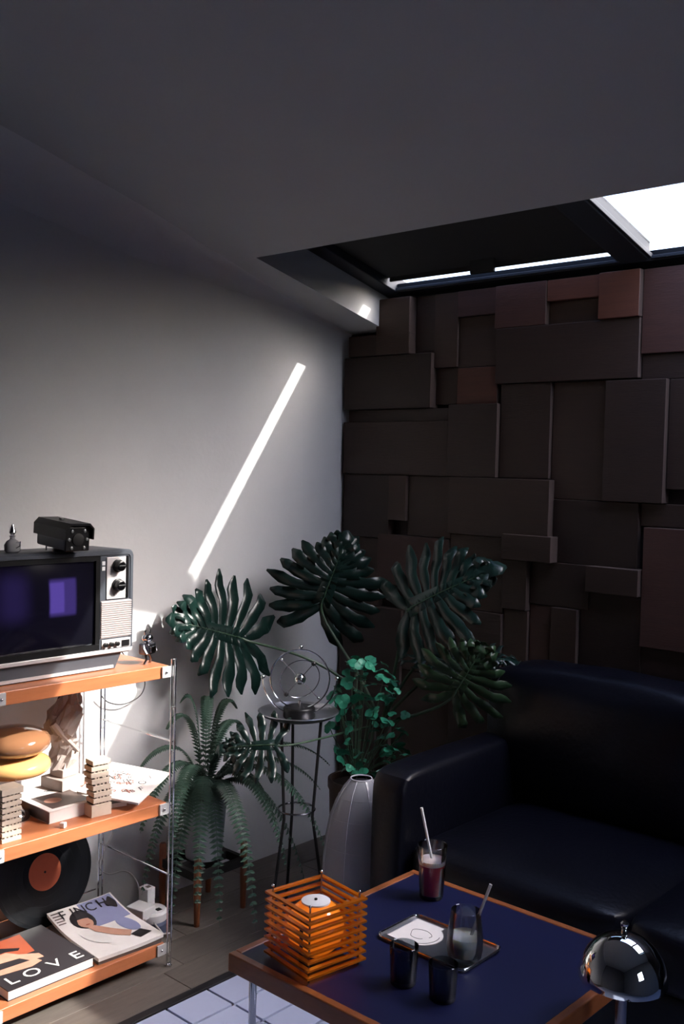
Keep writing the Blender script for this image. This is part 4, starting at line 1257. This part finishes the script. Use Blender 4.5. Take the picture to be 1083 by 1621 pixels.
def lobed_leaf(L, W, seed, nl=9, droop=0.18, back=2.25, cup=0.12):
    """deeply cut leaf: finger lobes set along a midrib, base at the origin, tip along +y"""
    rnd = random.Random(seed)
    mb = MB()
    K = 9

    def strip(p0, ang, length, wid, side, bend):
        o = len(mb.v)
        p = Vector((p0[0], p0[1], 0))
        a = ang
        step = length / (K - 1)
        ph = rnd.uniform(0, 6)
        for i in range(K):
            s = i / (K - 1)
            prof = (0.50 + 0.62 * math.sin(min(1, s * 1.25) * PI / 2)) if s < 0.72 else (1.10 * math.sqrt(max(0.0, 1 - ((s - 0.72) / 0.285) ** 2)))
            wv = wid * max(prof, 0.03) * (1 + 0.13 * math.sin(s * 17 + ph)) * 0.5
            d = Vector((math.cos(a), math.sin(a), 0))
            nrm = Vector((-d.y, d.x, 0))
            far = (p.x ** 2 + (p.y - 0.25 * L) ** 2) ** 0.5
            z = -droop * far * far / W + cup * abs(p.x) * 0.3 + 0.010 * math.sin(s * 11 + ph) * s
            for e, lift in ((-1, 0.18), (0, -0.10), (1, 0.18)):
                q = p + nrm * (wv * e)
                mb.v.append((q.x, q.y, z + lift * wv * abs(e) - (0.0 if e else 0.0)))
            p = p + d * step
            a += bend * step / length
        for i in range(K - 1):
            b = o + i * 3
            mb.f.append((b, b + 1, b + 4, b + 3))
            mb.f.append((b + 1, b + 2, b + 5, b + 4))
    for side in (-1, 1):
        for i in range(nl):
            t = i / (nl - 1)
            y0 = L * (-0.02 + 0.74 * t)
            ang = back - (back - 0.50) * t ** 0.8              # angle away from +y
            env = (0.80 + 0.30 * math.sin(PI * min(1, t * 1.25 + 0.12))) * (1 - 0.42 * max(0, t - 0.45) / 0.55)
            ln = W * 0.60 * env * rnd.uniform(0.90, 1.08)
            wd = 0.132 * W * rnd.uniform(0.88, 1.08) * (0.75 + 0.25 * (1 - t))
            a = PI / 2 - side * ang
            strip((0, y0), a, ln, wd, side, side * (0.35 * (0.6 - t)) + side * 0.25)
    strip((0, L * 0.66), PI / 2, L * 0.42, 0.15 * W, 0, 0.05)
    # web along the midrib
    o = len(mb.v)
    for i in range(7):
        y = L * (-0.04 + 0.86 * i / 6)
        w = 0.10 * W * (1 - 0.5 * i / 6)
        for e in (-1, 0, 1):
            mb.v.append((e * w, y, -droop * (y - 0.25 * L) ** 2 / W + 0.0012 + (0.1 * w if e else 0)))
    for i in range(6):
        b = o + i * 3
        mb.f.append((b, b + 1, b + 4, b + 3))
        mb.f.append((b + 1, b + 2, b + 5, b + 4))
    return mb


def bez(p0, p1, p2, p3, n=12):
    p0, p1, p2, p3 = map(Vector, (p0, p1, p2, p3))
    out = []
    for i in range(n + 1):
        t = i / n
        out.append(p0 * (1 - t) ** 3 + p1 * 3 * t * (1 - t) ** 2 + p2 * 3 * t * t * (1 - t) + p3 * t ** 3)
    return out


def add_leaf(parent, base, tip, normal, W, seed, root, c1, m=M_LEAF, nl=9, droop=0.18, sr=0.006, back=2.25):
    mtx, L = frame(base, tip, normal)
    o = lobed_leaf(L, W, seed, nl, droop, back).build('leaf', m, parent, smooth=True, recalc=False)
    o.matrix_local = mtx
    sd = o.modifiers.new('thickness', 'SOLIDIFY')
    sd.thickness = 0.0009
    # raised midrib
    MB().tube([(0, L * (-0.05 + 0.9 * i / 6), -droop * (L * (-0.05 + 0.9 * i / 6) - 0.25 * L) ** 2 / W + 0.003) for i in range(7)], 0.0022, 6, r1=0.0008).build('midrib', M_STEM, o, smooth=True)
    b = Vector(base)
    back_dir = (Vector(base) - Vector(tip)).normalized()
    st = MB().tube(bez(root, c1, b + back_dir * 0.05 + Vector((0, 0, -0.02)), b), sr, 8, r1=sr * 0.6).build('petiole', M_STEM, parent, smooth=True)
    return o


ph = thing('potted_philodendron', 'tall potted philodendron with big glossy lobed leaves in the corner', 'plant', (0, 0, 0))
MB().lathe([(0.085, 0), (0.11, 0.01), (0.125, 0.22), (0.13, 0.235), (0.122, 0.235), (0.115, 0.20)], (0.37, -0.22, 0), 32).build('pot', M_POTBROWN, ph, smooth=True)
MB().lathe([(0.115, 0.19), (0.113, 0.205)], (0.37, -0.22, 0), 28).build('soil', M_SOIL, ph)
MB().tube(bez((0.37, -0.22, 0.19), (0.38, -0.23, 0.32), (0.40, -0.26, 0.42), (0.42, -0.28, 0.55)), 0.024, 10, r1=0.016).build('trunk', M_POTBROWN, ph, smooth=True)
ROOT = (0.42, -0.28, 0.53)
VIEW = Vector((0.66, -0.74, 0.12))
#            base                tip                 normal              W     seed
add_leaf(ph, (0.118, -0.632, 0.820), (0.108, -0.905, 0.905), (0.86, -0.30, 0.36), 0.325, 3, ROOT, (0.38, -0.42, 0.80), nl=10, back=2.7, droop=0.08)
add_leaf(ph, (0.230, -0.375, 0.925), (0.300, -0.335, 1.150), (0.72, -0.72, 0.05), 0.310, 11, ROOT, (0.36, -0.30, 0.72), nl=11, back=2.55)
add_leaf(ph, (0.620, -0.390, 0.955), (0.870, -0.320, 1.100), (0.40, -0.75, 0.55), 0.310, 21, ROOT, (0.52, -0.30, 0.75), nl=10)
add_leaf(ph, (0.850, -0.460, 0.745), (0.925, -0.440, 0.880), (0.66, -0.74, 0.25), 0.220, 31, ROOT, (0.62, -0.40, 0.62), m=M_LEAF2, nl=9, back=2.6)
add_leaf(ph, (0.500, -0.855, 0.590), (0.375, -0.950, 0.575), (0.45, -0.60, 0.62), 0.170, 41, ROOT, (0.60, -0.62, 0.62), nl=8, sr=0.004)
add_leaf(ph, (0.640, -0.300, 0.800), (0.800, -0.330, 0.780), (0.20, -0.15, 0.95), 0.200, 51, ROOT, (0.50, -0.25, 0.72), nl=8)
add_leaf(ph, (0.780, -0.360, 0.810), (0.960, -0.330, 0.845), (0.15, -0.30, 0.92), 0.170, 61, ROOT, (0.60, -0.33, 0.72), nl=8)

# clover-like plant in a brown pot between the tray stand and the sofa
cp = thing('clover_plant', 'bushy plant with small jade green leaves in a brown pot beside the sofa arm', 'plant', (0.545, -0.530, 0))
MB().lathe([(0.058, 0), (0.075, 0.01), (0.088, 0.40), (0.093, 0.41), (0.093, 0.435), (0.085, 0.435), (0.082, 0.40)], (0, 0, 0), 32).build('pot', M_POTBROWN, cp, smooth=True)
MB().lathe([(0.081, 0.40), (0.080, 0.418)], (0, 0, 0), 24).build('soil', M_SOIL, cp)
lf = MB()
for k in range(3):                                   # three leaflets, each a folded heart
    a = 2 * PI * k / 3 + PI / 2
    ca, sa = math.cos(a), math.sin(a)
    pts = [(0.0, 0.0, 0.0), (0.10, 0.38, 0.16), (0.42, 0.62, 0.20), (0.86, 0.42, 0.08), (0.98, 0.0, -0.06), (0.86, -0.42, 0.08), (0.42, -0.62, 0.20), (0.10, -0.38, 0.16), (0.5, 0.0, 0.02)]
    vs = [(x * ca - y * sa, x * sa + y * ca, z) for x, y, z in pts]
    lf.add(vs, [(8, i, i + 1) for i in range(0, 7)] + [(8, 7, 0)])
proto = None
rnd = random.Random(5)
for k in range(110):
    # crown: an upright loose bush leaning towards the sofa
    h = rnd.random() ** 0.8
    a = rnd.uniform(0, 2 * PI)
    rr = (0.045 + 0.085 * math.sin(PI * min(1, 0.18 + h * 0.78))) * math.sqrt(rnd.uniform(0.25, 1))
    x, y, z = rr * math.cos(a) + 0.025 * (1 - h), rr * math.sin(a) + 0.02, 0.44 + 0.36 * h
    if proto is None:
        proto = lf.build('leaf', M_CLOVER, cp, smooth=True, recalc=False)
        o = proto
    else:
        o = proto.copy()
        COL.objects.link(o)
    sc = rnd.uniform(0.014, 0.025)
    o.location = (x, y, z)
    o.scale = (sc, sc, sc)
    o.rotation_euler = (rnd.uniform(0.1, 0.9) * math.cos(a + 1.6) + 0.35, rnd.uniform(-0.5, 0.5) + 0.35, rnd.uniform(0, 6.28))
    if k % 3 == 0:
        MB().tube(bez((0.02 * math.cos(a), 0.02 * math.sin(a), 0.415), (0.02 * math.cos(a), 0.02 * math.sin(a), 0.50), (x * 0.8, y * 0.8, z - 0.06), (x, y, z - 0.001), 6), 0.0015, 5).build('stem', M_STEM, cp, smooth=True)

# fern on a wooden plant stand
fx, fy = 0.165, -0.815
stand = thing('plant_stand', 'low wooden plant stand with four round legs holding the fern', 'plant stand', (fx, fy, 0))
for sx in (-1, 1):
    for sy in (-1, 1):
        MB().lathe([(0.0085, 0), (0.0115, 0.10), (0.011, 0.205), (0.008, 0.209)], (sx * 0.083, sy * 0.093, 0), 14).build('leg', M_STOOL, stand, smooth=True)
MB().box((-0.083, -0.010, 0.135), (0.083, 0.010, 0.163)).build('cross_rail', M_BLACKM, stand)
MB().box((-0.010, -0.093, 0.135), (0.010, 0.093, 0.1625)).build('cross_rail', M_BLACKM, stand)
for a_, b_ in (((-0.083, -0.101, 0.135), (0.083, -0.085, 0.162)), ((-0.083, 0.085, 0.135), (0.083, 0.101, 0.162)), ((-0.091, -0.093, 0.135), (-0.075, 0.093, 0.162)), ((0.075, -0.093, 0.135), (0.091, 0.093, 0.162))):
    MB().box(a_, b_).build('side_rail', M_BLACKM, stand, bevel=0.002)
fn = thing('potted_fern', 'arching fern in a pale grey pot on the wooden plant stand', 'plant', (fx, fy, 0.164))
MB().lathe([(0.050, 0), (0.056, 0.004), (0.068, 0.17), (0.072, 0.175), (0.072, 0.192), (0.066, 0.192), (0.064, 0.165)], (0, 0, 0), 32).build('pot', M_POTGREY, fn, smooth=True)
MB().lathe([(0.0635, 0.165), (0.062, 0.18)], (0, 0, 0), 24).build('soil', M_SOIL, fn)


def frond(path, wmax, n=34):
    """rachis with paired narrow leaflets"""
    pts = [Vector(p) for p in path]
    mb = MB()
    mb.tube(pts, 0.0016, 5, r1=0.0006)
    m = len(pts) - 1
    for i in range(n):
        s = 0.10 + 0.88 * i / (n - 1)
        f = s * m
        k = min(int(f), m - 1)
        u = f - k
        p = pts[k].lerp(pts[k + 1], u)
        t = (pts[k + 1] - pts[k]).normalized()
        side = t.cross(Vector((0, 0, 1)))
        if side.length < 0.05:
            side = Vector((1, 0, 0))
        side.normalize()
        nn_ = side.cross(t).normalized()
        w = wmax * (math.sin(PI * (0.16 + 0.80 * s)) ** 0.7)
        for e in (-1, 1):
            d = (side * e * 0.95 + t * 0.35 - nn_ * 0.12).normalized()
            h = 0.0055
            a = p
            q1 = p + d * (w * 0.45) + t * h + nn_ * 0.002
            q2 = p + d * w - nn_ * (0.12 * w)
            q3 = p + d * (w * 0.45) - t * h + nn_ * 0.002
            mb.add([a - t * h * 0.6, a + t * h * 0.6, q1, q2, q3], [(0, 1, 2, 3, 4)])
    return mb


C0 = Vector((0, 0, 0.185))
FR = [  # direction angle, reach, rise, drop, width
    (-1.35, 0.30, 0.20, -0.02, 0.026), (-0.75, 0.34, 0.16, -0.20, 0.030), (-0.25, 0.34, 0.14, -0.28, 0.030), (0.25, 0.30, 0.16, -0.16, 0.030), (0.85, 0.36, 0.17, 0.02, 0.028), (1.15, 0.42, 0.20, 0.06, 0.028),
    (1.9, 0.24, 0.25, 0.16, 0.022), (-1.9, 0.22, 0.22, 0.10, 0.024), (-1.1, 0.24, 0.10, -0.28, 0.030), (0.55, 0.33, 0.12, -0.26, 0.030), (-0.5, 0.24, 0.12, -0.30, 0.028), (0.0, 0.20, 0.22, 0.12, 0.022),
    (1.5, 0.12, 0.34, 0.26, 0.020), (-2.2, 0.08, 0.36, 0.30, 0.020), (-1.6, 0.15, 0.32, 0.24, 0.020), (2.4, 0.08, 0.34, 0.28, 0.020), (-1.45, 0.26, 0.12, -0.22, 0.028), (1.3, 0.27, 0.14, -0.20, 0.028), (0.4, 0.40, 0.18, -0.10, 0.030), (-1.0, 0.33, 0.20, -0.06, 0.028)]
for a, reach, rise, end, w in FR:
    d = Vector((math.cos(a), math.sin(a), 0))
    # keep fronds off the plastered wall
    if d.x < 0 and abs(d.x) * reach > 0.14:
        reach = 0.14 / abs(d.x)
    p = bez(C0 + d * 0.015, C0 + d * reach * 0.15 + Vector((0, 0, rise)), C0 + d * reach * 0.75 + Vector((0, 0, rise * 0.95)), C0 + d * reach + Vector((0, 0, end)), 18)
    frond(p, w * 1.2, 44).build('frond', M_FERN, fn, recalc=False)

# ------------------------------------------------------------------ round tray stand with the orbit sculpture
ts = thing('tray_stand', 'round chrome dish side table on thin black legs among the plants', 'side table', (0.455, -0.705, 0))
TRZ = 0.640
MB().lathe([(0.0005, TRZ - 0.004), (0.085, TRZ - 0.004), (0.108, TRZ + 0.004), (0.119, TRZ + 0.014), (0.121, TRZ + 0.015), (0.117, TRZ + 0.017), (0.104, TRZ + 0.007), (0.084, TRZ), (0.0005, TRZ)], (0, 0, 0), 56, close=False).build('dish_top', M_TRAY, ts, smooth=True)
for k in range(3):
    a = 2 * PI * k / 3 + 0.5
    lg = MB().tube([(0.07 * math.cos(a), 0.07 * math.sin(a), TRZ - 0.004), (0.05 * math.cos(a), 0.05 * math.sin(a), 0.34), (0.105 * math.cos(a), 0.105 * math.sin(a), 0.004)], 0.0045, 8).build('leg', M_BLACKM, ts, smooth=True)
    MB().ball((0.105 * math.cos(a), 0.105 * math.sin(a), 0.007), 0.007, 10, 6).build('foot', M_CHROME, lg, smooth=True)
MB().tube([(0.055 * math.cos(a), 0.055 * math.sin(a), 0.36) for a in [i * 2 * PI / 24 for i in range(24)]], 0.003, 6, closed=True).build('leg_ring', M_STEEL, ts, smooth=True)

ob = thing('orbit_sculpture', 'chrome orbit desk sculpture of rings and balls on a black drum', 'sculpture', (0.470, -0.718, TRZ + 0.0005), math.radians(42))
ob.scale = (1.12, 1.12, 1.12)
# local x runs to the right and local y away from the viewer
MB().lathe([(0.040, 0), (0.042, 0.003), (0.042, 0.026), (0.039, 0.029)], (0, 0, 0), 36).build('drum', M_BLACK, ob, smooth=True)
CZ = 0.102
MB().tube([(0, 0, 0.028), (0, 0, 0.045)], 0.004, 10).build('pillar', M_CHROME, ob, smooth=True)


def circ(r, cz, n=48, tilt=0.0, spin=0.0):
    m = Matrix.Rotation(spin, 3, 'Z') @ Matrix.Rotation(tilt, 3, 'X')
    return [Vector((0, 0, cz)) + m @ Vector((r * math.cos(2 * PI * i / n), 0, r * math.sin(2 * PI * i / n))) for i in range(n)]


big = MB().tube(circ(0.078, CZ), 0.0020, 8, closed=True).build('outer_ring', M_CHROME, ob, smooth=True)
MB().ball((0, 0, CZ + 0.085), 0.0062, 14, 8).build('ring_ball', M_CHROME2, big, smooth=True)
inner = MB().tube(circ(0.054, CZ, tilt=0.25, spin=0.35), 0.0012, 6, closed=True).build('inner_ring', M_STEEL, ob, smooth=True)
for a in (0.9, 0.9 + PI):
    p = Matrix.Rotation(0.35, 3, 'Z') @ (Matrix.Rotation(0.25, 3, 'X') @ Vector((0.054 * math.cos(a), 0, 0.054 * math.sin(a))))
    MB().ball((p.x, p.y, p.z + CZ), 0.0065, 14, 8).build('ring_ball', M_BLACK, inner, smooth=True)
    MB().tube([(0, 0, CZ), (p.x, p.y, p.z + CZ)], 0.0009, 6).build('spoke', M_STEEL, inner, smooth=True)
for a in (2.35, 2.35 + PI):
    MB().tube([(0, 0, CZ), (0.078 * math.cos(a), 0, CZ + 0.078 * math.sin(a))], 0.0009, 6).build('spoke', M_STEEL, big, smooth=True)
    MB().ball((0.078 * math.cos(a) * 0.9, 0.004, CZ + 0.078 * math.sin(a) * 0.9), 0.004, 10, 6).build('spoke_ball', M_CHROME, big, smooth=True)
MB().ball((0, 0, CZ), 0.0155, 24, 14).build('centre_ball', M_CHROME2, ob, smooth=True)
cr = MB().tube([(0.097 * math.sin(a), -0.012, CZ - 0.097 * math.cos(a) + 0.004) for a in [-1.55 + i * 3.1 / 30 for i in range(31)]], 0.0020, 8).build('cradle', M_CHROME, ob, smooth=True)
for sx in (-1, 1):
    MB().ball((sx * 0.097, -0.012, CZ + 0.006), 0.0062, 14, 8).build('cradle_ball', M_CHROME2, cr, smooth=True)

# ------------------------------------------------------------------ paper lantern lamp standing by the sofa
pl_ = thing('paper_lantern', 'tall grey paper lantern lamp with ribs standing beside the sofa arm', 'lamp', (0.694, -0.690, 0))
prof = [(0.094, 0.015), (0.100, 0.05), (0.105, 0.12), (0.106, 0.20), (0.104, 0.28), (0.098, 0.34), (0.088, 0.395), (0.072, 0.440), (0.052, 0.476), (0.030, 0.502)]
MB().lathe(prof, (0, 0, 0), 48, close=False).build('paper_shade', M_LANTERN, pl_, smooth=True)
MB().tube([(0.030 * math.cos(a), 0.030 * math.sin(a), 0.503) for a in [i * 2 * PI / 32 for i in range(32)]], 0.0022, 6, closed=True).build('top_ring', M_RIB, pl_, smooth=True)
MB().lathe([(0.028, 0.490), (0.028, 0.494)], (0, 0, 0), 24).build('inner_disc', M_STEEL, pl_)
for k in range(8):
    a = 2 * PI * k / 8 + 0.3
    MB().tube([((r + 0.0005) * math.cos(a), (r + 0.0005) * math.sin(a), z) for r, z in prof], 0.0014, 5).build('rib', M_RIB, pl_, smooth=True)
for k, (r, z) in enumerate([(0.1055, 0.14), (0.1058, 0.22), (0.1005, 0.32), (0.0865, 0.40), (0.0645, 0.455)]):
    MB().tube([(r * math.cos(a), r * math.sin(a), z) for a in [i * 2 * PI / 40 for i in range(40)]], 0.0006, 4, closed=True).build('hoop', M_LANTERN, pl_, smooth=True)
MB().lathe([(0.085, 0), (0.092, 0.004), (0.092, 0.018)], (0, 0, 0), 28).build('base', M_BLACKM, pl_, smooth=True)

# put each thing's origin at its own foot
for o, p in ((sofa, (1.5575, -0.43, 0)), (table, (1.395, -1.259, 0)), (shelf, (0.218, -1.385, 0)), (tv, (0.20, -1.436, 0.835)), (ph, (0.37, -0.22, 0))):
    v = Vector(p)
    o.location = v
    for ch in o.children:
        ch.location = Vector(ch.location) - v
